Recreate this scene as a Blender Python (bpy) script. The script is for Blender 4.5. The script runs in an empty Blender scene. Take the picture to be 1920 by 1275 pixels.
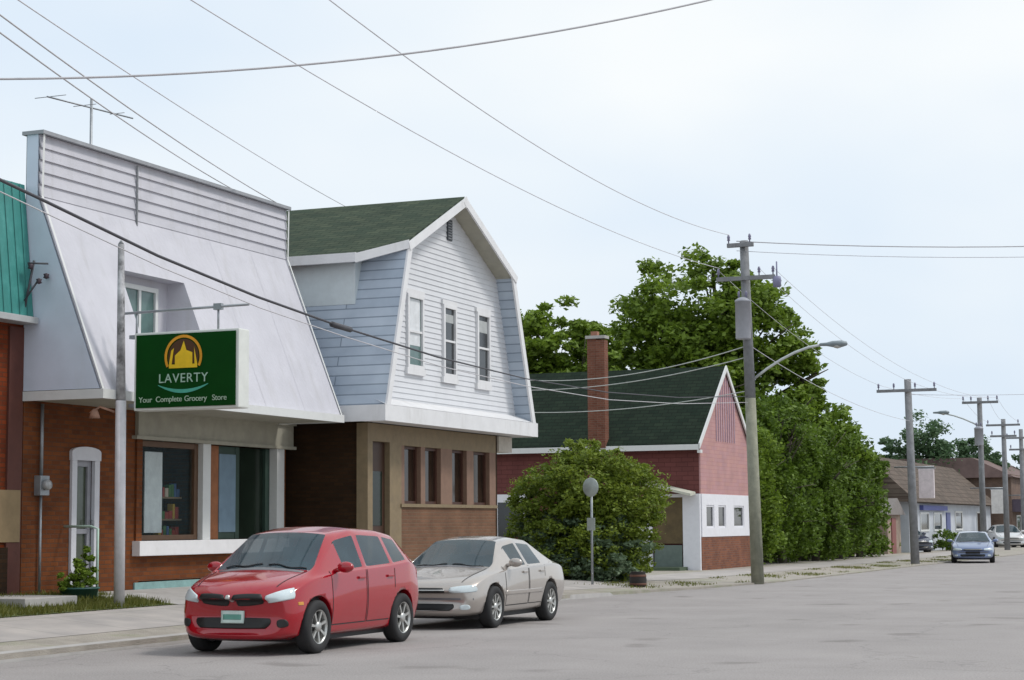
import bpy, bmesh, math, random
from mathutils import Vector, Matrix
from mathutils.bvhtree import BVHTree
import numpy as np
R = math.radians
rnd = random.Random(7)
SC = bpy.context.scene
COL = SC.collection

# ------------------------------------------------------------------ camera
cam_d = bpy.data.cameras.new('camera'); cam = bpy.data.objects.new('camera', cam_d); COL.objects.link(cam)
SC.camera = cam
cam_d.sensor_width = 36.0; cam_d.lens = 36.0 * 3500 / 1920; cam_d.clip_start = 0.3; cam_d.clip_end = 3000
YAW, PITCH, ROLL = R(22.4), R(5.65), R(0.4)
cam.location = (0, 0, 1.6)
cam.rotation_euler = (Matrix.Rotation(YAW, 4, 'Z') @ Matrix.Rotation(math.pi/2 + PITCH, 4, 'X') @ Matrix.Rotation(-ROLL, 4, 'Z')).to_euler()

# ------------------------------------------------------------------ world and sun
SUN_EL, SUN_AZ = R(52), R(68)      # azimuth measured from +Y towards +X
w = bpy.data.worlds.new('World'); SC.world = w; w.use_nodes = True
nt = w.node_tree; nt.nodes.clear()
out = nt.nodes.new('ShaderNodeOutputWorld'); bg = nt.nodes.new('ShaderNodeBackground')
sky = nt.nodes.new('ShaderNodeTexSky'); sky.sky_type = 'NISHITA'; sky.sun_disc = False
sky.sun_elevation = SUN_EL; sky.sun_rotation = SUN_AZ; sky.dust_density = 4.0; sky.air_density = 1.2
tc = nt.nodes.new('ShaderNodeTexCoord'); mp = nt.nodes.new('ShaderNodeMapping'); mp.inputs['Scale'].default_value = (1.6, 1.6, 3.4)
mp.inputs['Location'].default_value = (0.35, 0.1, 0.25)
nz = nt.nodes.new('ShaderNodeTexNoise'); nz.inputs['Scale'].default_value = 1.5; nz.inputs['Detail'].default_value = 4; nz.inputs['Roughness'].default_value = .45
rp = nt.nodes.new('ShaderNodeValToRGB'); rp.color_ramp.elements[0].position = .38; rp.color_ramp.elements[1].position = .66
rp.color_ramp.elements[0].color = (6.9, 7.9, 9.0, 1); rp.color_ramp.elements[1].color = (8.9, 9.2, 9.3, 1)
mx = nt.nodes.new('ShaderNodeMixRGB'); mx.inputs[0].default_value = .93
L = nt.links.new
L(tc.outputs['Generated'], mp.inputs[0]); L(mp.outputs[0], nz.inputs['Vector']); L(nz.outputs['Fac'], rp.inputs[0])
L(sky.outputs[0], mx.inputs[1]); L(rp.outputs[0], mx.inputs[2]); L(mx.outputs[0], bg.inputs['Color'])
bg.inputs['Strength'].default_value = 0.112
L(bg.outputs[0], out.inputs[0])
sd = bpy.data.lights.new('sun', 'SUN'); sd.energy = 1.9; sd.angle = R(11); sd.color = (1.0, .955, .9)
sun = bpy.data.objects.new('sun', sd); COL.objects.link(sun)
dirv = Vector((math.sin(SUN_AZ)*math.cos(SUN_EL), math.cos(SUN_AZ)*math.cos(SUN_EL), math.sin(SUN_EL)))
sun.rotation_euler = dirv.to_track_quat('Z', 'Y').to_euler(); sun.location = (20, 10, 40)
vs = SC.view_settings; vs.view_transform = 'Standard'; vs.look = 'None'; vs.gamma = 1; vs.use_curve_mapping = False; vs.exposure = 0.0
SC.display_settings.display_device = 'sRGB'

# ------------------------------------------------------------------ materials
MATS = {}
def mat(name, col, rough=.7, metal=0., spec=.5, var=.12, scale=6., bump=0., bscale=40., coat=0., ior=None, stain=None, coords='Object'):
    """plain surface with noise variation of its own colour and a little relief"""
    if name in MATS: return MATS[name]
    m = bpy.data.materials.new(name); m.use_nodes = True; n = m.node_tree; b = n.nodes['Principled BSDF']
    b.inputs['Roughness'].default_value = rough; b.inputs['Metallic'].default_value = metal
    b.inputs['Specular IOR Level'].default_value = spec
    if coat: b.inputs['Coat Weight'].default_value = coat; b.inputs['Coat Roughness'].default_value = .04; b.inputs['Coat IOR'].default_value = 1.55
    if ior: b.inputs['IOR'].default_value = ior
    t = n.nodes.new('ShaderNodeTexCoord'); z = n.nodes.new('ShaderNodeTexNoise')
    z.inputs['Scale'].default_value = scale; z.inputs['Detail'].default_value = 6; z.inputs['Roughness'].default_value = .6
    n.links.new(t.outputs[coords], z.inputs['Vector'])
    r = n.nodes.new('ShaderNodeValToRGB'); r.color_ramp.elements[0].position = .3; r.color_ramp.elements[1].position = .7
    r.color_ramp.elements[0].color = tuple(c*(1-var) for c in col)+(1,); r.color_ramp.elements[1].color = tuple(min(1, c*(1+var)) for c in col)+(1,)
    n.links.new(z.outputs['Fac'], r.inputs[0]); last = r.outputs[0]
    if stain:
        z2 = n.nodes.new('ShaderNodeTexNoise'); z2.inputs['Scale'].default_value = stain[1]; z2.inputs['Detail'].default_value = 8; z2.inputs['Roughness'].default_value = .7
        mpp = n.nodes.new('ShaderNodeMapping'); mpp.inputs['Scale'].default_value = stain[3] if len(stain) > 3 else (1, 1, 1)
        n.links.new(t.outputs[coords], mpp.inputs[0]); n.links.new(mpp.outputs[0], z2.inputs['Vector'])
        r2 = n.nodes.new('ShaderNodeValToRGB'); r2.color_ramp.elements[0].position = .52; r2.color_ramp.elements[1].position = .72
        r2.color_ramp.elements[0].color = (0, 0, 0, 1); r2.color_ramp.elements[1].color = (stain[2],)*3+(1,)
        n.links.new(z2.outputs['Fac'], r2.inputs[0])
        m2 = n.nodes.new('ShaderNodeMixRGB'); m2.inputs[2].default_value = tuple(stain[0])+(1,)
        n.links.new(r2.outputs[0], m2.inputs[0]); n.links.new(last, m2.inputs[1]); last = m2.outputs[0]
    n.links.new(last, b.inputs['Base Color'])
    if bump:
        z3 = n.nodes.new('ShaderNodeTexNoise'); z3.inputs['Scale'].default_value = bscale; z3.inputs['Detail'].default_value = 4
        n.links.new(t.outputs[coords], z3.inputs['Vector'])
        bp = n.nodes.new('ShaderNodeBump'); bp.inputs['Strength'].default_value = bump; bp.inputs['Distance'].default_value = .02
        n.links.new(z3.outputs['Fac'], bp.inputs['Height']); n.links.new(bp.outputs[0], b.inputs['Normal'])
    MATS[name] = m; return m

def brickmat(name, c1, c2, mortar, bw=.215, bh=.075, mort=.01, axes='YZ', bump=.5, rough=.85, var=.5, offset=.5, big=None, spec=.2):
    """running-bond brick / shingle / board pattern laid in object space"""
    if name in MATS: return MATS[name]
    m = bpy.data.materials.new(name); m.use_nodes = True; n = m.node_tree; b = n.nodes['Principled BSDF']
    b.inputs['Roughness'].default_value = rough; b.inputs['Specular IOR Level'].default_value = spec
    t = n.nodes.new('ShaderNodeTexCoord'); s = n.nodes.new('ShaderNodeSeparateXYZ'); c = n.nodes.new('ShaderNodeCombineXYZ')
    n.links.new(t.outputs['Object'], s.inputs[0])
    if axes == 'WALL':      # picks X or Y by face normal
        g = n.nodes.new('ShaderNodeNewGeometry'); s2 = n.nodes.new('ShaderNodeSeparateXYZ'); n.links.new(g.outputs['Normal'], s2.inputs[0])
        a = n.nodes.new('ShaderNodeMath'); a.operation = 'ABSOLUTE'; n.links.new(s2.outputs['X'], a.inputs[0])
        gt = n.nodes.new('ShaderNodeMath'); gt.operation = 'GREATER_THAN'; gt.inputs[1].default_value = .5; n.links.new(a.outputs[0], gt.inputs[0])
        mm = n.nodes.new('ShaderNodeMix'); mm.data_type = 'FLOAT'; n.links.new(gt.outputs[0], mm.inputs[0])
        n.links.new(s.outputs['X'], mm.inputs[2]); n.links.new(s.outputs['Y'], mm.inputs[3]); n.links.new(mm.outputs[0], c.inputs[0])
        n.links.new(s.outputs['Z'], c.inputs[1])
    else:
        n.links.new(s.outputs[axes[0]], c.inputs[0]); n.links.new(s.outputs[axes[1]], c.inputs[1])
    br = n.nodes.new('ShaderNodeTexBrick'); n.links.new(c.outputs[0], br.inputs['Vector'])
    br.inputs['Scale'].default_value = 1; br.inputs['Brick Width'].default_value = bw; br.inputs['Row Height'].default_value = bh
    br.inputs['Mortar Size'].default_value = mort; br.inputs['Mortar Smooth'].default_value = .2; br.inputs['Bias'].default_value = 0
    br.offset = offset
    br.inputs['Color1'].default_value = tuple(c1)+(1,); br.inputs['Color2'].default_value = tuple(c2)+(1,); br.inputs['Mortar'].default_value = tuple(mortar)+(1,)
    z = n.nodes.new('ShaderNodeTexNoise'); z.inputs['Scale'].default_value = 1.7; z.inputs['Detail'].default_value = 7; n.links.new(t.outputs['Object'], z.inputs['Vector'])
    r = n.nodes.new('ShaderNodeValToRGB'); r.color_ramp.elements[0].position = .3; r.color_ramp.elements[1].position = .72
    lo = 1-var*.5; r.color_ramp.elements[0].color = (lo, lo, lo, 1); r.color_ramp.elements[1].color = (1.1, 1.08, 1.05, 1)
    if big: r.color_ramp.elements[0].color = tuple(big)+(1,)
    n.links.new(z.outputs['Fac'], r.inputs[0])
    m2 = n.nodes.new('ShaderNodeMixRGB'); m2.blend_type = 'MULTIPLY'; m2.inputs[0].default_value = 1
    n.links.new(br.outputs['Color'], m2.inputs[1]); n.links.new(r.outputs[0], m2.inputs[2]); n.links.new(m2.outputs[0], b.inputs['Base Color'])
    bp = n.nodes.new('ShaderNodeBump'); bp.inputs['Strength'].default_value = bump; bp.inputs['Distance'].default_value = .01; bp.invert = True
    n.links.new(br.outputs['Fac'], bp.inputs['Height']); n.links.new(bp.outputs[0], b.inputs['Normal'])
    MATS[name] = m; return m

def leafmat(name, c1, c2, c3=None):
    m = bpy.data.materials.new(name); m.use_nodes = True; n = m.node_tree; b = n.nodes['Principled BSDF']
    g = n.nodes.new('ShaderNodeNewGeometry'); r = n.nodes.new('ShaderNodeValToRGB')
    r.color_ramp.elements[0].color = tuple(c1)+(1,); r.color_ramp.elements[1].color = tuple(c2)+(1,)
    if c3: e = r.color_ramp.elements.new(.86); e.color = tuple(c3)+(1,); r.color_ramp.elements[1].position = .7 if r.color_ramp.elements[1].position > .9 else r.color_ramp.elements[1].position
    t = n.nodes.new('ShaderNodeTexCoord'); z = n.nodes.new('ShaderNodeTexNoise'); z.inputs['Scale'].default_value = .6; z.inputs['Detail'].default_value = 5; z.inputs['Roughness'].default_value = .7
    n.links.new(t.outputs['Object'], z.inputs['Vector'])
    mm = n.nodes.new('ShaderNodeMix'); mm.data_type = 'FLOAT'; mm.inputs[0].default_value = .62
    n.links.new(g.outputs['Random Per Island'], mm.inputs[2]); n.links.new(z.outputs['Fac'], mm.inputs[3])
    n.links.new(mm.outputs[0], r.inputs[0]); n.links.new(r.outputs[0], b.inputs['Base Color'])
    b.inputs['Roughness'].default_value = .55; b.inputs['Specular IOR Level'].default_value = .35
    tr = n.nodes.new('ShaderNodeBsdfTranslucent'); n.links.new(r.outputs[0], tr.inputs[0])
    ms = n.nodes.new('ShaderNodeMixShader'); ms.inputs[0].default_value = .35
    o = n.nodes['Material Output']; n.links.new(b.outputs[0], ms.inputs[1]); n.links.new(tr.outputs[0], ms.inputs[2]); n.links.new(ms.outputs[0], o.inputs[0])
    MATS[name] = m; return m

def glassmat(name, col, rough=.05, spec=.8, alpha=1.0):
    if name in MATS: return MATS[name]
    m = mat(name, col, rough=rough, spec=spec, var=.35, scale=1.3, ior=1.6)
    if alpha < 1: m.node_tree.nodes['Principled BSDF'].inputs['Alpha'].default_value = alpha
    return m

WHITE = mat('white_paint', (.72, .72, .73), .55, var=.05, scale=3, stain=((.45, .44, .42), 2.5, .35, (1, 1, .25)))
STUCCO = mat('white_panel', (.535, .53, .575), .6, var=.06, scale=1.6, bump=.25, bscale=14, stain=((.36, .35, .34), 2.4, .38, (1, 1.6, .12)))
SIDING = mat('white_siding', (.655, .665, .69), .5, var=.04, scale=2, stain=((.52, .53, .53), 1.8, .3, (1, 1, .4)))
DIRTYW = mat('weathered_cream', (.36, .345, .28), .75, var=.12, scale=4, stain=((.3, .29, .26), 3, .5, (1, 1, .3)))
TRIM = mat('trim_white', (.66, .67, .66), .5, var=.06, scale=3, stain=((.4, .4, .38), 3, .35))
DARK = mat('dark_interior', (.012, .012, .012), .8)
CONC = mat('concrete', (.42, .405, .39), .9, var=.13, scale=3, bump=.3, bscale=60, stain=((.25, .24, .22), 1.5, .6))
METAL = mat('galvanised', (.32, .34, .36), .5, metal=.6, var=.15)
WOOD = mat('weathered_wood', (.25, .26, .27), .85, var=.25, scale=8, bump=.4, bscale=30, stain=((.12, .12, .12), 2, .6, (3, 3, .2)))
RUBBER = mat('rubber', (.018, .018, .019), .8, var=.2)
WIREM = mat('cable_sheath', (.06, .06, .07), .6)
WIREG = mat('bare_wire', (.50, .49, .51), .6)
WIREP = mat('pale_wire', (.62, .62, .66), .6)
ROOFG = brickmat('green_shingle', (.042, .064, .044), (.068, .088, .058), (.028, .042, .03), .33, .14, .012, 'XY', .5, .95, .5)
ROOFD = brickmat('dark_green_shingle', (.010, .022, .014), (.018, .032, .02), (.007, .012, .008), .33, .14, .012, 'XY', .5, .95, .5)
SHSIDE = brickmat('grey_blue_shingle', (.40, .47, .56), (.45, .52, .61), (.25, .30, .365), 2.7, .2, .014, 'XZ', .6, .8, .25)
BRICKR = brickmat('red_brown_brick', (.21, .064, .018), (.14, .042, .014), (.12, .06, .035), axes='WALL', mort=.008)
BRICKL = brickmat('rust_brick', (.23, .042, .010), (.14, .028, .009), (.10, .04, .02), axes='WALL', mort=.008)
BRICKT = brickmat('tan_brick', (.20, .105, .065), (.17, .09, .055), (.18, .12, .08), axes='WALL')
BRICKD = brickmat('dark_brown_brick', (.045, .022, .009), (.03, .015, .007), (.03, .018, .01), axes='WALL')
BRICKP = brickmat('orange_brown_brick', (.26, .10, .05), (.17, .07, .045), (.2, .12, .1), axes='WALL')
TAN = mat('tan_paint', (.22, .165, .095), .7, var=.12, stain=((.2, .15, .1), 2.5, .4))

# ------------------------------------------------------------------ mesh helpers
def link(name, me, m=None, parent=None):
    o = bpy.data.objects.new(name, me); COL.objects.link(o)
    if m is not None:
        for q in (m if isinstance(m, (list, tuple)) else [m]): me.materials.append(q)
    if parent: o.parent = parent
    return o
class MB:
    def __init__(s): s.v = []; s.f = []; s.mi = []; s.sm = []; s.cur = 0
    def add(s, vs, fs, smooth=False):
        b = len(s.v); s.v += [tuple(v) for v in vs]
        for f in fs: s.f.append(tuple(i+b for i in f)); s.mi.append(s.cur); s.sm.append(smooth)
        return s
    def box(s, x0, x1, y0, y1, z0, z1):
        x0, x1 = sorted((x0, x1)); y0, y1 = sorted((y0, y1)); z0, z1 = sorted((z0, z1))
        return s.add([(x0,y0,z0),(x1,y0,z0),(x1,y1,z0),(x0,y1,z0),(x0,y0,z1),(x1,y0,z1),(x1,y1,z1),(x0,y1,z1)],
                     [(0,3,2,1),(4,5,6,7),(0,1,5,4),(1,2,6,5),(2,3,7,6),(3,0,4,7)])
    def prismY(s, prof, y0, y1):      # prof of (x, z), extruded along Y
        n = len(prof); vs = [(x, y0, z) for x, z in prof]+[(x, y1, z) for x, z in prof]
        return s.add(vs, [tuple(range(n)), tuple(range(2*n-1, n-1, -1))]+[(i, n+i, n+(i+1) % n, (i+1) % n) for i in range(n)])
    def prismX(s, prof, x0, x1):      # prof of (y, z)
        n = len(prof); vs = [(x0, y, z) for y, z in prof]+[(x1, y, z) for y, z in prof]
        return s.add(vs, [tuple(range(n)), tuple(range(2*n-1, n-1, -1))]+[(i, n+i, n+(i+1) % n, (i+1) % n) for i in range(n)])
    def prismZ(s, prof, z0, z1):
        n = len(prof); vs = [(x, y, z0) for x, y in prof]+[(x, y, z1) for x, y in prof]
        return s.add(vs, [tuple(range(n)), tuple(range(2*n-1, n-1, -1))]+[(i, n+i, n+(i+1) % n, (i+1) % n) for i in range(n)])
    def tube(s, pts, r, n=8, cap=True, r1=None):
        pts = [Vector(p) for p in pts]; N = len(pts); rings = []; up = None
        for i, p in enumerate(pts):
            d = (pts[min(i+1, N-1)]-pts[max(i-1, 0)]).normalized()
            if up is None: up = Vector((0, 0, 1)) if abs(d.z) < .9 else Vector((1, 0, 0))
            a = d.cross(up).normalized(); b = a.cross(d).normalized(); up = b
            rr = r if r1 is None else r+(r1-r)*i/(N-1)
            if isinstance(r, (list, tuple)): rr = r[i]
            rings.append([p+(a*math.cos(t)+b*math.sin(t))*rr for t in [2*math.pi*k/n for k in range(n)]])
        vs = [v for g in rings for v in g]; fs = []
        for i in range(N-1):
            for k in range(n): fs.append((i*n+k, i*n+(k+1) % n, (i+1)*n+(k+1) % n, (i+1)*n+k))
        if cap: fs.append(tuple(range(n-1, -1, -1))); fs.append(tuple((N-1)*n+k for k in range(n)))
        return s.add(vs, fs, True)
    def lathe(s, prof, c, axis='Z', n=24, smooth=True):   # prof (r, h)
        vs = []; fs = []; c = Vector(c)
        for r, h in prof:
            for k in range(n):
                t = 2*math.pi*k/n; p = Vector((r*math.cos(t), r*math.sin(t), h))
                if axis == 'X': p = Vector((h, p.x, p.y))
                if axis == 'Y': p = Vector((p.y, h, p.x))
                vs.append(c+p)
        for i in range(len(prof)-1):
            for k in range(n): fs.append((i*n+k, i*n+(k+1) % n, (i+1)*n+(k+1) % n, (i+1)*n+k))
        return s.add(vs, fs, smooth)
    def build(s, name, m, parent=None, bevel=0):
        me = bpy.data.meshes.new(name); me.from_pydata(s.v, [], s.f)
        me.polygons.foreach_set('material_index', s.mi); me.polygons.foreach_set('use_smooth', s.sm)
        bm = bmesh.new(); bm.from_mesh(me); bmesh.ops.recalc_face_normals(bm, faces=bm.faces)
        if bevel:
            bmesh.ops.bevel(bm, geom=[e for e in bm.edges if len(e.link_faces) == 2 and e.calc_face_angle(0) > .6], offset=bevel, segments=2, affect='EDGES', profile=.6)
        bm.to_mesh(me); bm.free(); me.update()
        return link(name, me, m, parent)
def tag(o, label, cat, group=None, kind=None):
    if label: o['label'] = label
    if cat: o['category'] = cat
    if group: o['group'] = group
    if kind: o['kind'] = kind
    return o
def thing(name, loc, label, cat, group=None):
    o = bpy.data.objects.new(name, None); COL.objects.link(o); o.location = loc; o.empty_display_size = .3
    return tag(o, label, cat, group)
def W(o, root):    # child built in world coordinates under a root placed at a base point
    o.parent = root; o.matrix_parent_inverse = Matrix.Translation(-Vector(root.location)); return o
def lerp(a, b, t): return a+(b-a)*t
def interp(x, xs, ys):
    return float(np.interp(x, xs, ys))

# ------------------------------------------------------------------ setting: ground, road, sidewalk
def edge(y): return interp(y, [0, 38, 44, 50, 66, 90, 150, 400], [-14.2, -14.2, -13.4, -12.75, -12.5, -11.9, -11.5, -11.5])
def gz(x, y):
    d = edge(y)-x
    if d <= 0: return -.03 if x < 12 else -.03+min(.15, (x-12)*.15)
    hi = interp(y, [0, 30, 38, 48, 60], [.40, .40, .30, .12, .05]); lo = interp(y, [0, 38, 44, 50], [.11, .11, .06, .03])
    return lo+hi*min(1, max(0, d-.3)/4.0)
xs = [-900, -400, -200, -120, -80, -60, -45, -36, -30]+[-28+.5*i for i in range(0, 36)]
xs = [x for x in xs if x < -15]+[None]+[.0, 6, 12, 14, 30, 80, 300, 900]
ys = [-300, -60, -20, 0]+[4+2*i for i in range(0, 64)]+[140, 160, 200, 260, 400, 900, 1800]
offs = [-5, -4, -3, -2.2, -1.5, -1, -.6, -.3, -.001, .0, .25]
def ground_sheet():
    vs = []; fs = []; rows = []
    left = [-900, -400, -200, -120, -80, -60, -45, -36, -30, -26, -23, -21, -20]
    right = [-8, 0, 6, 12, 14, 30, 80, 300, 900]
    for y in ys:
        e = edge(y); row = [(x, y, gz(x, y)) for x in left]+[(e+o, y, gz(e+o, y) if o < 0 else (-.03)) for o in offs]+[(x, y, gz(x, y)) for x in right]
        rows.append(row)
    n = len(rows[0]); vs = [v for r in rows for v in r]
    for i in range(len(rows)-1):
        for j in range(n-1): fs.append((i*n+j, i*n+j+1, (i+1)*n+j+1, (i+1)*n+j))
    return MB().add(vs, fs)
GROUND = mat('gravel_dirt', (.34, .31, .27), .95, var=.2, scale=2.2, bump=.8, bscale=50, stain=((.20, .24, .11), .6, .8))
tag(ground_sheet().build('ground', GROUND), None, None, kind='structure')
def strip(y0, y1, f0, f1, dz, step=2.0, flat=None, cols=1):
    m = MB(); vs = []; fs = []; n = max(1, int(round((y1-y0)/step)))
    for i in range(n+1):
        y = y0+(y1-y0)*i/n
        for c in range(cols+1):
            x = lerp(f0(y), f1(y), c/cols); vs.append((x, y, flat if flat is not None else gz(x, y)+dz))
    k = cols+1
    for i in range(n):
        for c in range(cols): fs.append((i*k+c, i*k+c+1, (i+1)*k+c+1, (i+1)*k+c))
    return m.add(vs, fs)
ASPH = mat('worn_asphalt', (.315, .292, .282), .9, var=.10, scale=.5, bump=.5, bscale=120, stain=((.24, .225, .215), .3, .45, (1, .2, 1)))
def enrich_road(m):
    n = m.node_tree; b = n.nodes['Principled BSDF']; src = b.inputs['Base Color'].links[0].from_socket
    t = n.nodes.new('ShaderNodeTexCoord')
    v = n.nodes.new('ShaderNodeTexVoronoi'); v.feature = 'DISTANCE_TO_EDGE'; v.inputs['Scale'].default_value = .22
    zn = n.nodes.new('ShaderNodeTexNoise'); zn.inputs['Scale'].default_value = 1.1; zn.inputs['Detail'].default_value = 5
    mxv = n.nodes.new('ShaderNodeMixRGB'); mxv.inputs[0].default_value = .16
    n.links.new(t.outputs['Object'], zn.inputs['Vector']); n.links.new(t.outputs['Object'], mxv.inputs[1]); n.links.new(zn.outputs['Color'], mxv.inputs[2]); 
    mv = n.nodes.new('ShaderNodeVectorMath'); mv.operation = 'ADD'; sc = n.nodes.new('ShaderNodeVectorMath'); sc.operation = 'SCALE'; sc.inputs['Scale'].default_value = 1.4
    n.links.new(zn.outputs['Color'], sc.inputs[0]); n.links.new(t.outputs['Object'], mv.inputs[0]); n.links.new(sc.outputs[0], mv.inputs[1]); n.links.new(mv.outputs[0], v.inputs['Vector'])
    r = n.nodes.new('ShaderNodeValToRGB'); r.color_ramp.elements[0].position = .0; r.color_ramp.elements[1].position = .006
    r.color_ramp.elements[0].color = (.80, .80, .80, 1); r.color_ramp.elements[1].color = (1, 1, 1, 1)
    n.links.new(v.outputs['Distance'], r.inputs[0])
    g = n.nodes.new('ShaderNodeTexNoise'); g.inputs['Scale'].default_value = 45; g.inputs['Detail'].default_value = 3; n.links.new(t.outputs['Object'], g.inputs['Vector'])
    gr = n.nodes.new('ShaderNodeValToRGB'); gr.color_ramp.elements[0].position = .35; gr.color_ramp.elements[1].position = .65
    gr.color_ramp.elements[0].color = (.80, .80, .80, 1); gr.color_ramp.elements[1].color = (1.16, 1.16, 1.16, 1); n.links.new(g.outputs['Fac'], gr.inputs[0])
    a = n.nodes.new('ShaderNodeMixRGB'); a.blend_type = 'MULTIPLY'; a.inputs[0].default_value = 1; n.links.new(src, a.inputs[1]); n.links.new(r.outputs[0], a.inputs[2])
    c = n.nodes.new('ShaderNodeMixRGB'); c.blend_type = 'MULTIPLY'; c.inputs[0].default_value = 1; n.links.new(a.outputs[0], c.inputs[1]); n.links.new(gr.outputs[0], c.inputs[2])
    # oil drips and tar spots
    v2 = n.nodes.new('ShaderNodeTexVoronoi'); v2.inputs['Scale'].default_value = .55; v2.inputs['Randomness'].default_value = 1; n.links.new(mv.outputs[0], v2.inputs['Vector'])
    r3 = n.nodes.new('ShaderNodeValToRGB'); r3.color_ramp.elements[0].position = .07; r3.color_ramp.elements[1].position = .22; r3.color_ramp.elements[0].color = (.72, .71, .70, 1); r3.color_ramp.elements[1].color = (1, 1, 1, 1)
    n.links.new(v2.outputs['Distance'], r3.inputs[0])
    d3 = n.nodes.new('ShaderNodeMixRGB'); d3.blend_type = 'MULTIPLY'; d3.inputs[0].default_value = 1; n.links.new(c.outputs[0], d3.inputs[1]); n.links.new(r3.outputs[0], d3.inputs[2])
    n.links.new(d3.outputs[0], b.inputs['Base Color'])
enrich_road(ASPH)
tag(strip(-60, 900, lambda y: edge(y)+.02, lambda y: 12.0, 0, 2.0, flat=0.0).build('road', ASPH), None, None, kind='structure')
# low concrete kerb
kb = MB(); n = 30
pts = [(-20+64*i/n) for i in range(n+1)]
vs = []; fs = []
for y in pts:
    e = edge(y); h = interp(y, [0, 36, 44], [.115, .115, .05])
    vs += [(e+.005, y, -.05), (e-.005, y, h), (e-.15, y, h+.01), (e-.16, y, -.05)]
for i in range(n):
    a = i*4; b_ = a+4; fs += [(a, b_, b_+1, a+1), (a+1, b_+1, b_+2, a+2), (a+2, b_+2, b_+3, a+3)]
kb.add(vs, fs); tag(kb.build('kerb', CONC), None, None, kind='structure')
SIDEW = brickmat('sidewalk_concrete', (.43, .405, .39), (.37, .35, .335), (.33, .32, .30), 1.5, 1.5, .02, 'XY', .08, .9, .35, offset=0)
tag(strip(-20, 44, lambda y: edge(y)-2.55, lambda y: edge(y)-.85, .005, 1.0).build('sidewalk', SIDEW), None, None, kind='structure')
tag(strip(26.3, 33.4, lambda y: -18.58, lambda y: edge(y)-2.54, .010, 1.0).build('forecourt_paving', CONC), None, None, kind='structure')
tag(strip(41, 100, lambda y: edge(y)-4.2, lambda y: edge(y)-2.3, .006, 2.0).build('footpath', SIDEW), None, None, kind='structure')

def grass(name, y0, y1, f0, f1, dens, h, seed):
    rr = random.Random(seed); V = []; Fc = []
    A = sum(abs(f1(y)-f0(y)) for y in [y0+(y1-y0)*i/10 for i in range(11)])/11*(y1-y0)
    for _ in range(int(A*dens)):
        y = rr.uniform(y0, y1); x = rr.uniform(f0(y), f1(y))
        if name == 'verge_weeds' and math.sin(y*1.7+x*2.3)+math.sin(y*.63-x*1.1+2)+rr.gauss(0, .4) < .7: continue
        z = gz(x, y)+.015; a = rr.uniform(0, 6.28); w_ = rr.uniform(.008, .02); hh = h*rr.uniform(.4, 1.2)
        dx, dy = math.cos(a)*w_, math.sin(a)*w_; lx, ly = rr.gauss(0, hh*.4), rr.gauss(0, hh*.4); b = len(V)
        V += [(x-dx, y-dy, z-.03), (x+dx, y+dy, z-.03), (x+lx, y+ly, z+hh)]; Fc.append((b, b+1, b+2))
    me = bpy.data.meshes.new(name); me.from_pydata(V, [], Fc); return me
GRASS = leafmat('grass_blades', (.06, .10, .010), (.13, .18, .02), (.22, .21, .05))
LAWN = mat('lawn_soil', (.10, .125, .04), .95, var=.3, scale=5)
tag(strip(8, 26.3, lambda y: -18.6, lambda y: edge(y)-2.6, .012, 1.0, cols=4).build('lawn', LAWN), None, None, kind='structure')
g = link('grass', grass('grass', 15, 26.2, lambda y: -18.5, lambda y: edge(y)-2.6, 700, .10, 1), GRASS); tag(g, 'strip of short green grass between sidewalk and brick shops', 'grass', kind='stuff')
g = link('verge_weeds', grass('verge_weeds', 42, 90, lambda y: edge(y)-2.2, lambda y: edge(y)-.3, 160, .045, 2), GRASS); tag(g, 'thin weeds growing in the gravel verge beside the road', 'weeds', kind='stuff')

# ------------------------------------------------------------------ building pieces
def siding_wall(prof_fn, z0, z1, x, pitch, m, name, root, lap=.018, holes=()):
    """lapped boards facing +X; prof_fn(z)->(ya,yb)"""
    mb = MB(); n = int(math.ceil((z1-z0)/pitch))
    for i in range(n):
        a = z0+i*pitch; b = min(z1, a+pitch); seg0 = prof_fn(a); seg1 = prof_fn(b)
        cuts = [(seg0[0], seg0[1], seg1[0], seg1[1])]
        for (ha, hb, hz0, hz1) in holes:
            if a < hz1-.01 and b > hz0+.01:
                nc = []
                for c in cuts:
                    if ha > c[0] and hb < c[1]: nc += [(c[0], ha, c[2], ha), (hb, c[1], hb, c[3])]
                    else: nc.append(c)
                cuts = nc
        for ya, yb, yc, yd in cuts:
            mb.add([(x+lap, ya, a), (x+lap, yb, a), (x, yd, b), (x, yc, b), (x-.002, ya, a), (x-.002, yb, a)], [(0, 1, 2, 3), (0, 4, 5, 1)])
    return W(mb.build(name, m), root)
def window_x(root, x, y0, y1, z0, z1, fm, gm, fw=.07, mull=(), rails=(), depth=.05, name='window'):
    """window in a wall facing +X: frame mesh with pane child"""
    f = MB(); f.box(x-.02, x+depth, y0, y1, z0, z0+fw); f.box(x-.02, x+depth, y0, y1, z1-fw, z1)
    f.box(x-.02, x+depth-.002, y0, y0+fw, z0+fw, z1-fw); f.box(x-.02, x+depth-.002, y1-fw, y1, z0+fw, z1-fw)
    for q in mull: f.box(x-.01, x+depth-.01, q-fw*.4, q+fw*.4, z0+fw, z1-fw)
    for q in rails: f.box(x-.01, x+depth-.014, y0+fw, y1-fw, q-fw*.3, q+fw*.3)
    fo = W(f.build(name, fm), root)
    p = MB().box(x-.03, x+.005, y0+fw*.6, y1-fw*.6, z0+fw*.6, z1-fw*.6).build('pane', gm); p.parent = fo
    return fo
GL_D = glassmat('window_glass_dark', (.025, .028, .03), .06, .5)
GL_T = glassmat('window_glass_teal', (.10, .17, .16), .1, .5)
LF_TMP = 0
GL_S = glassmat('shop_glass', (.035, .05, .05), .04, .6)

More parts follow.
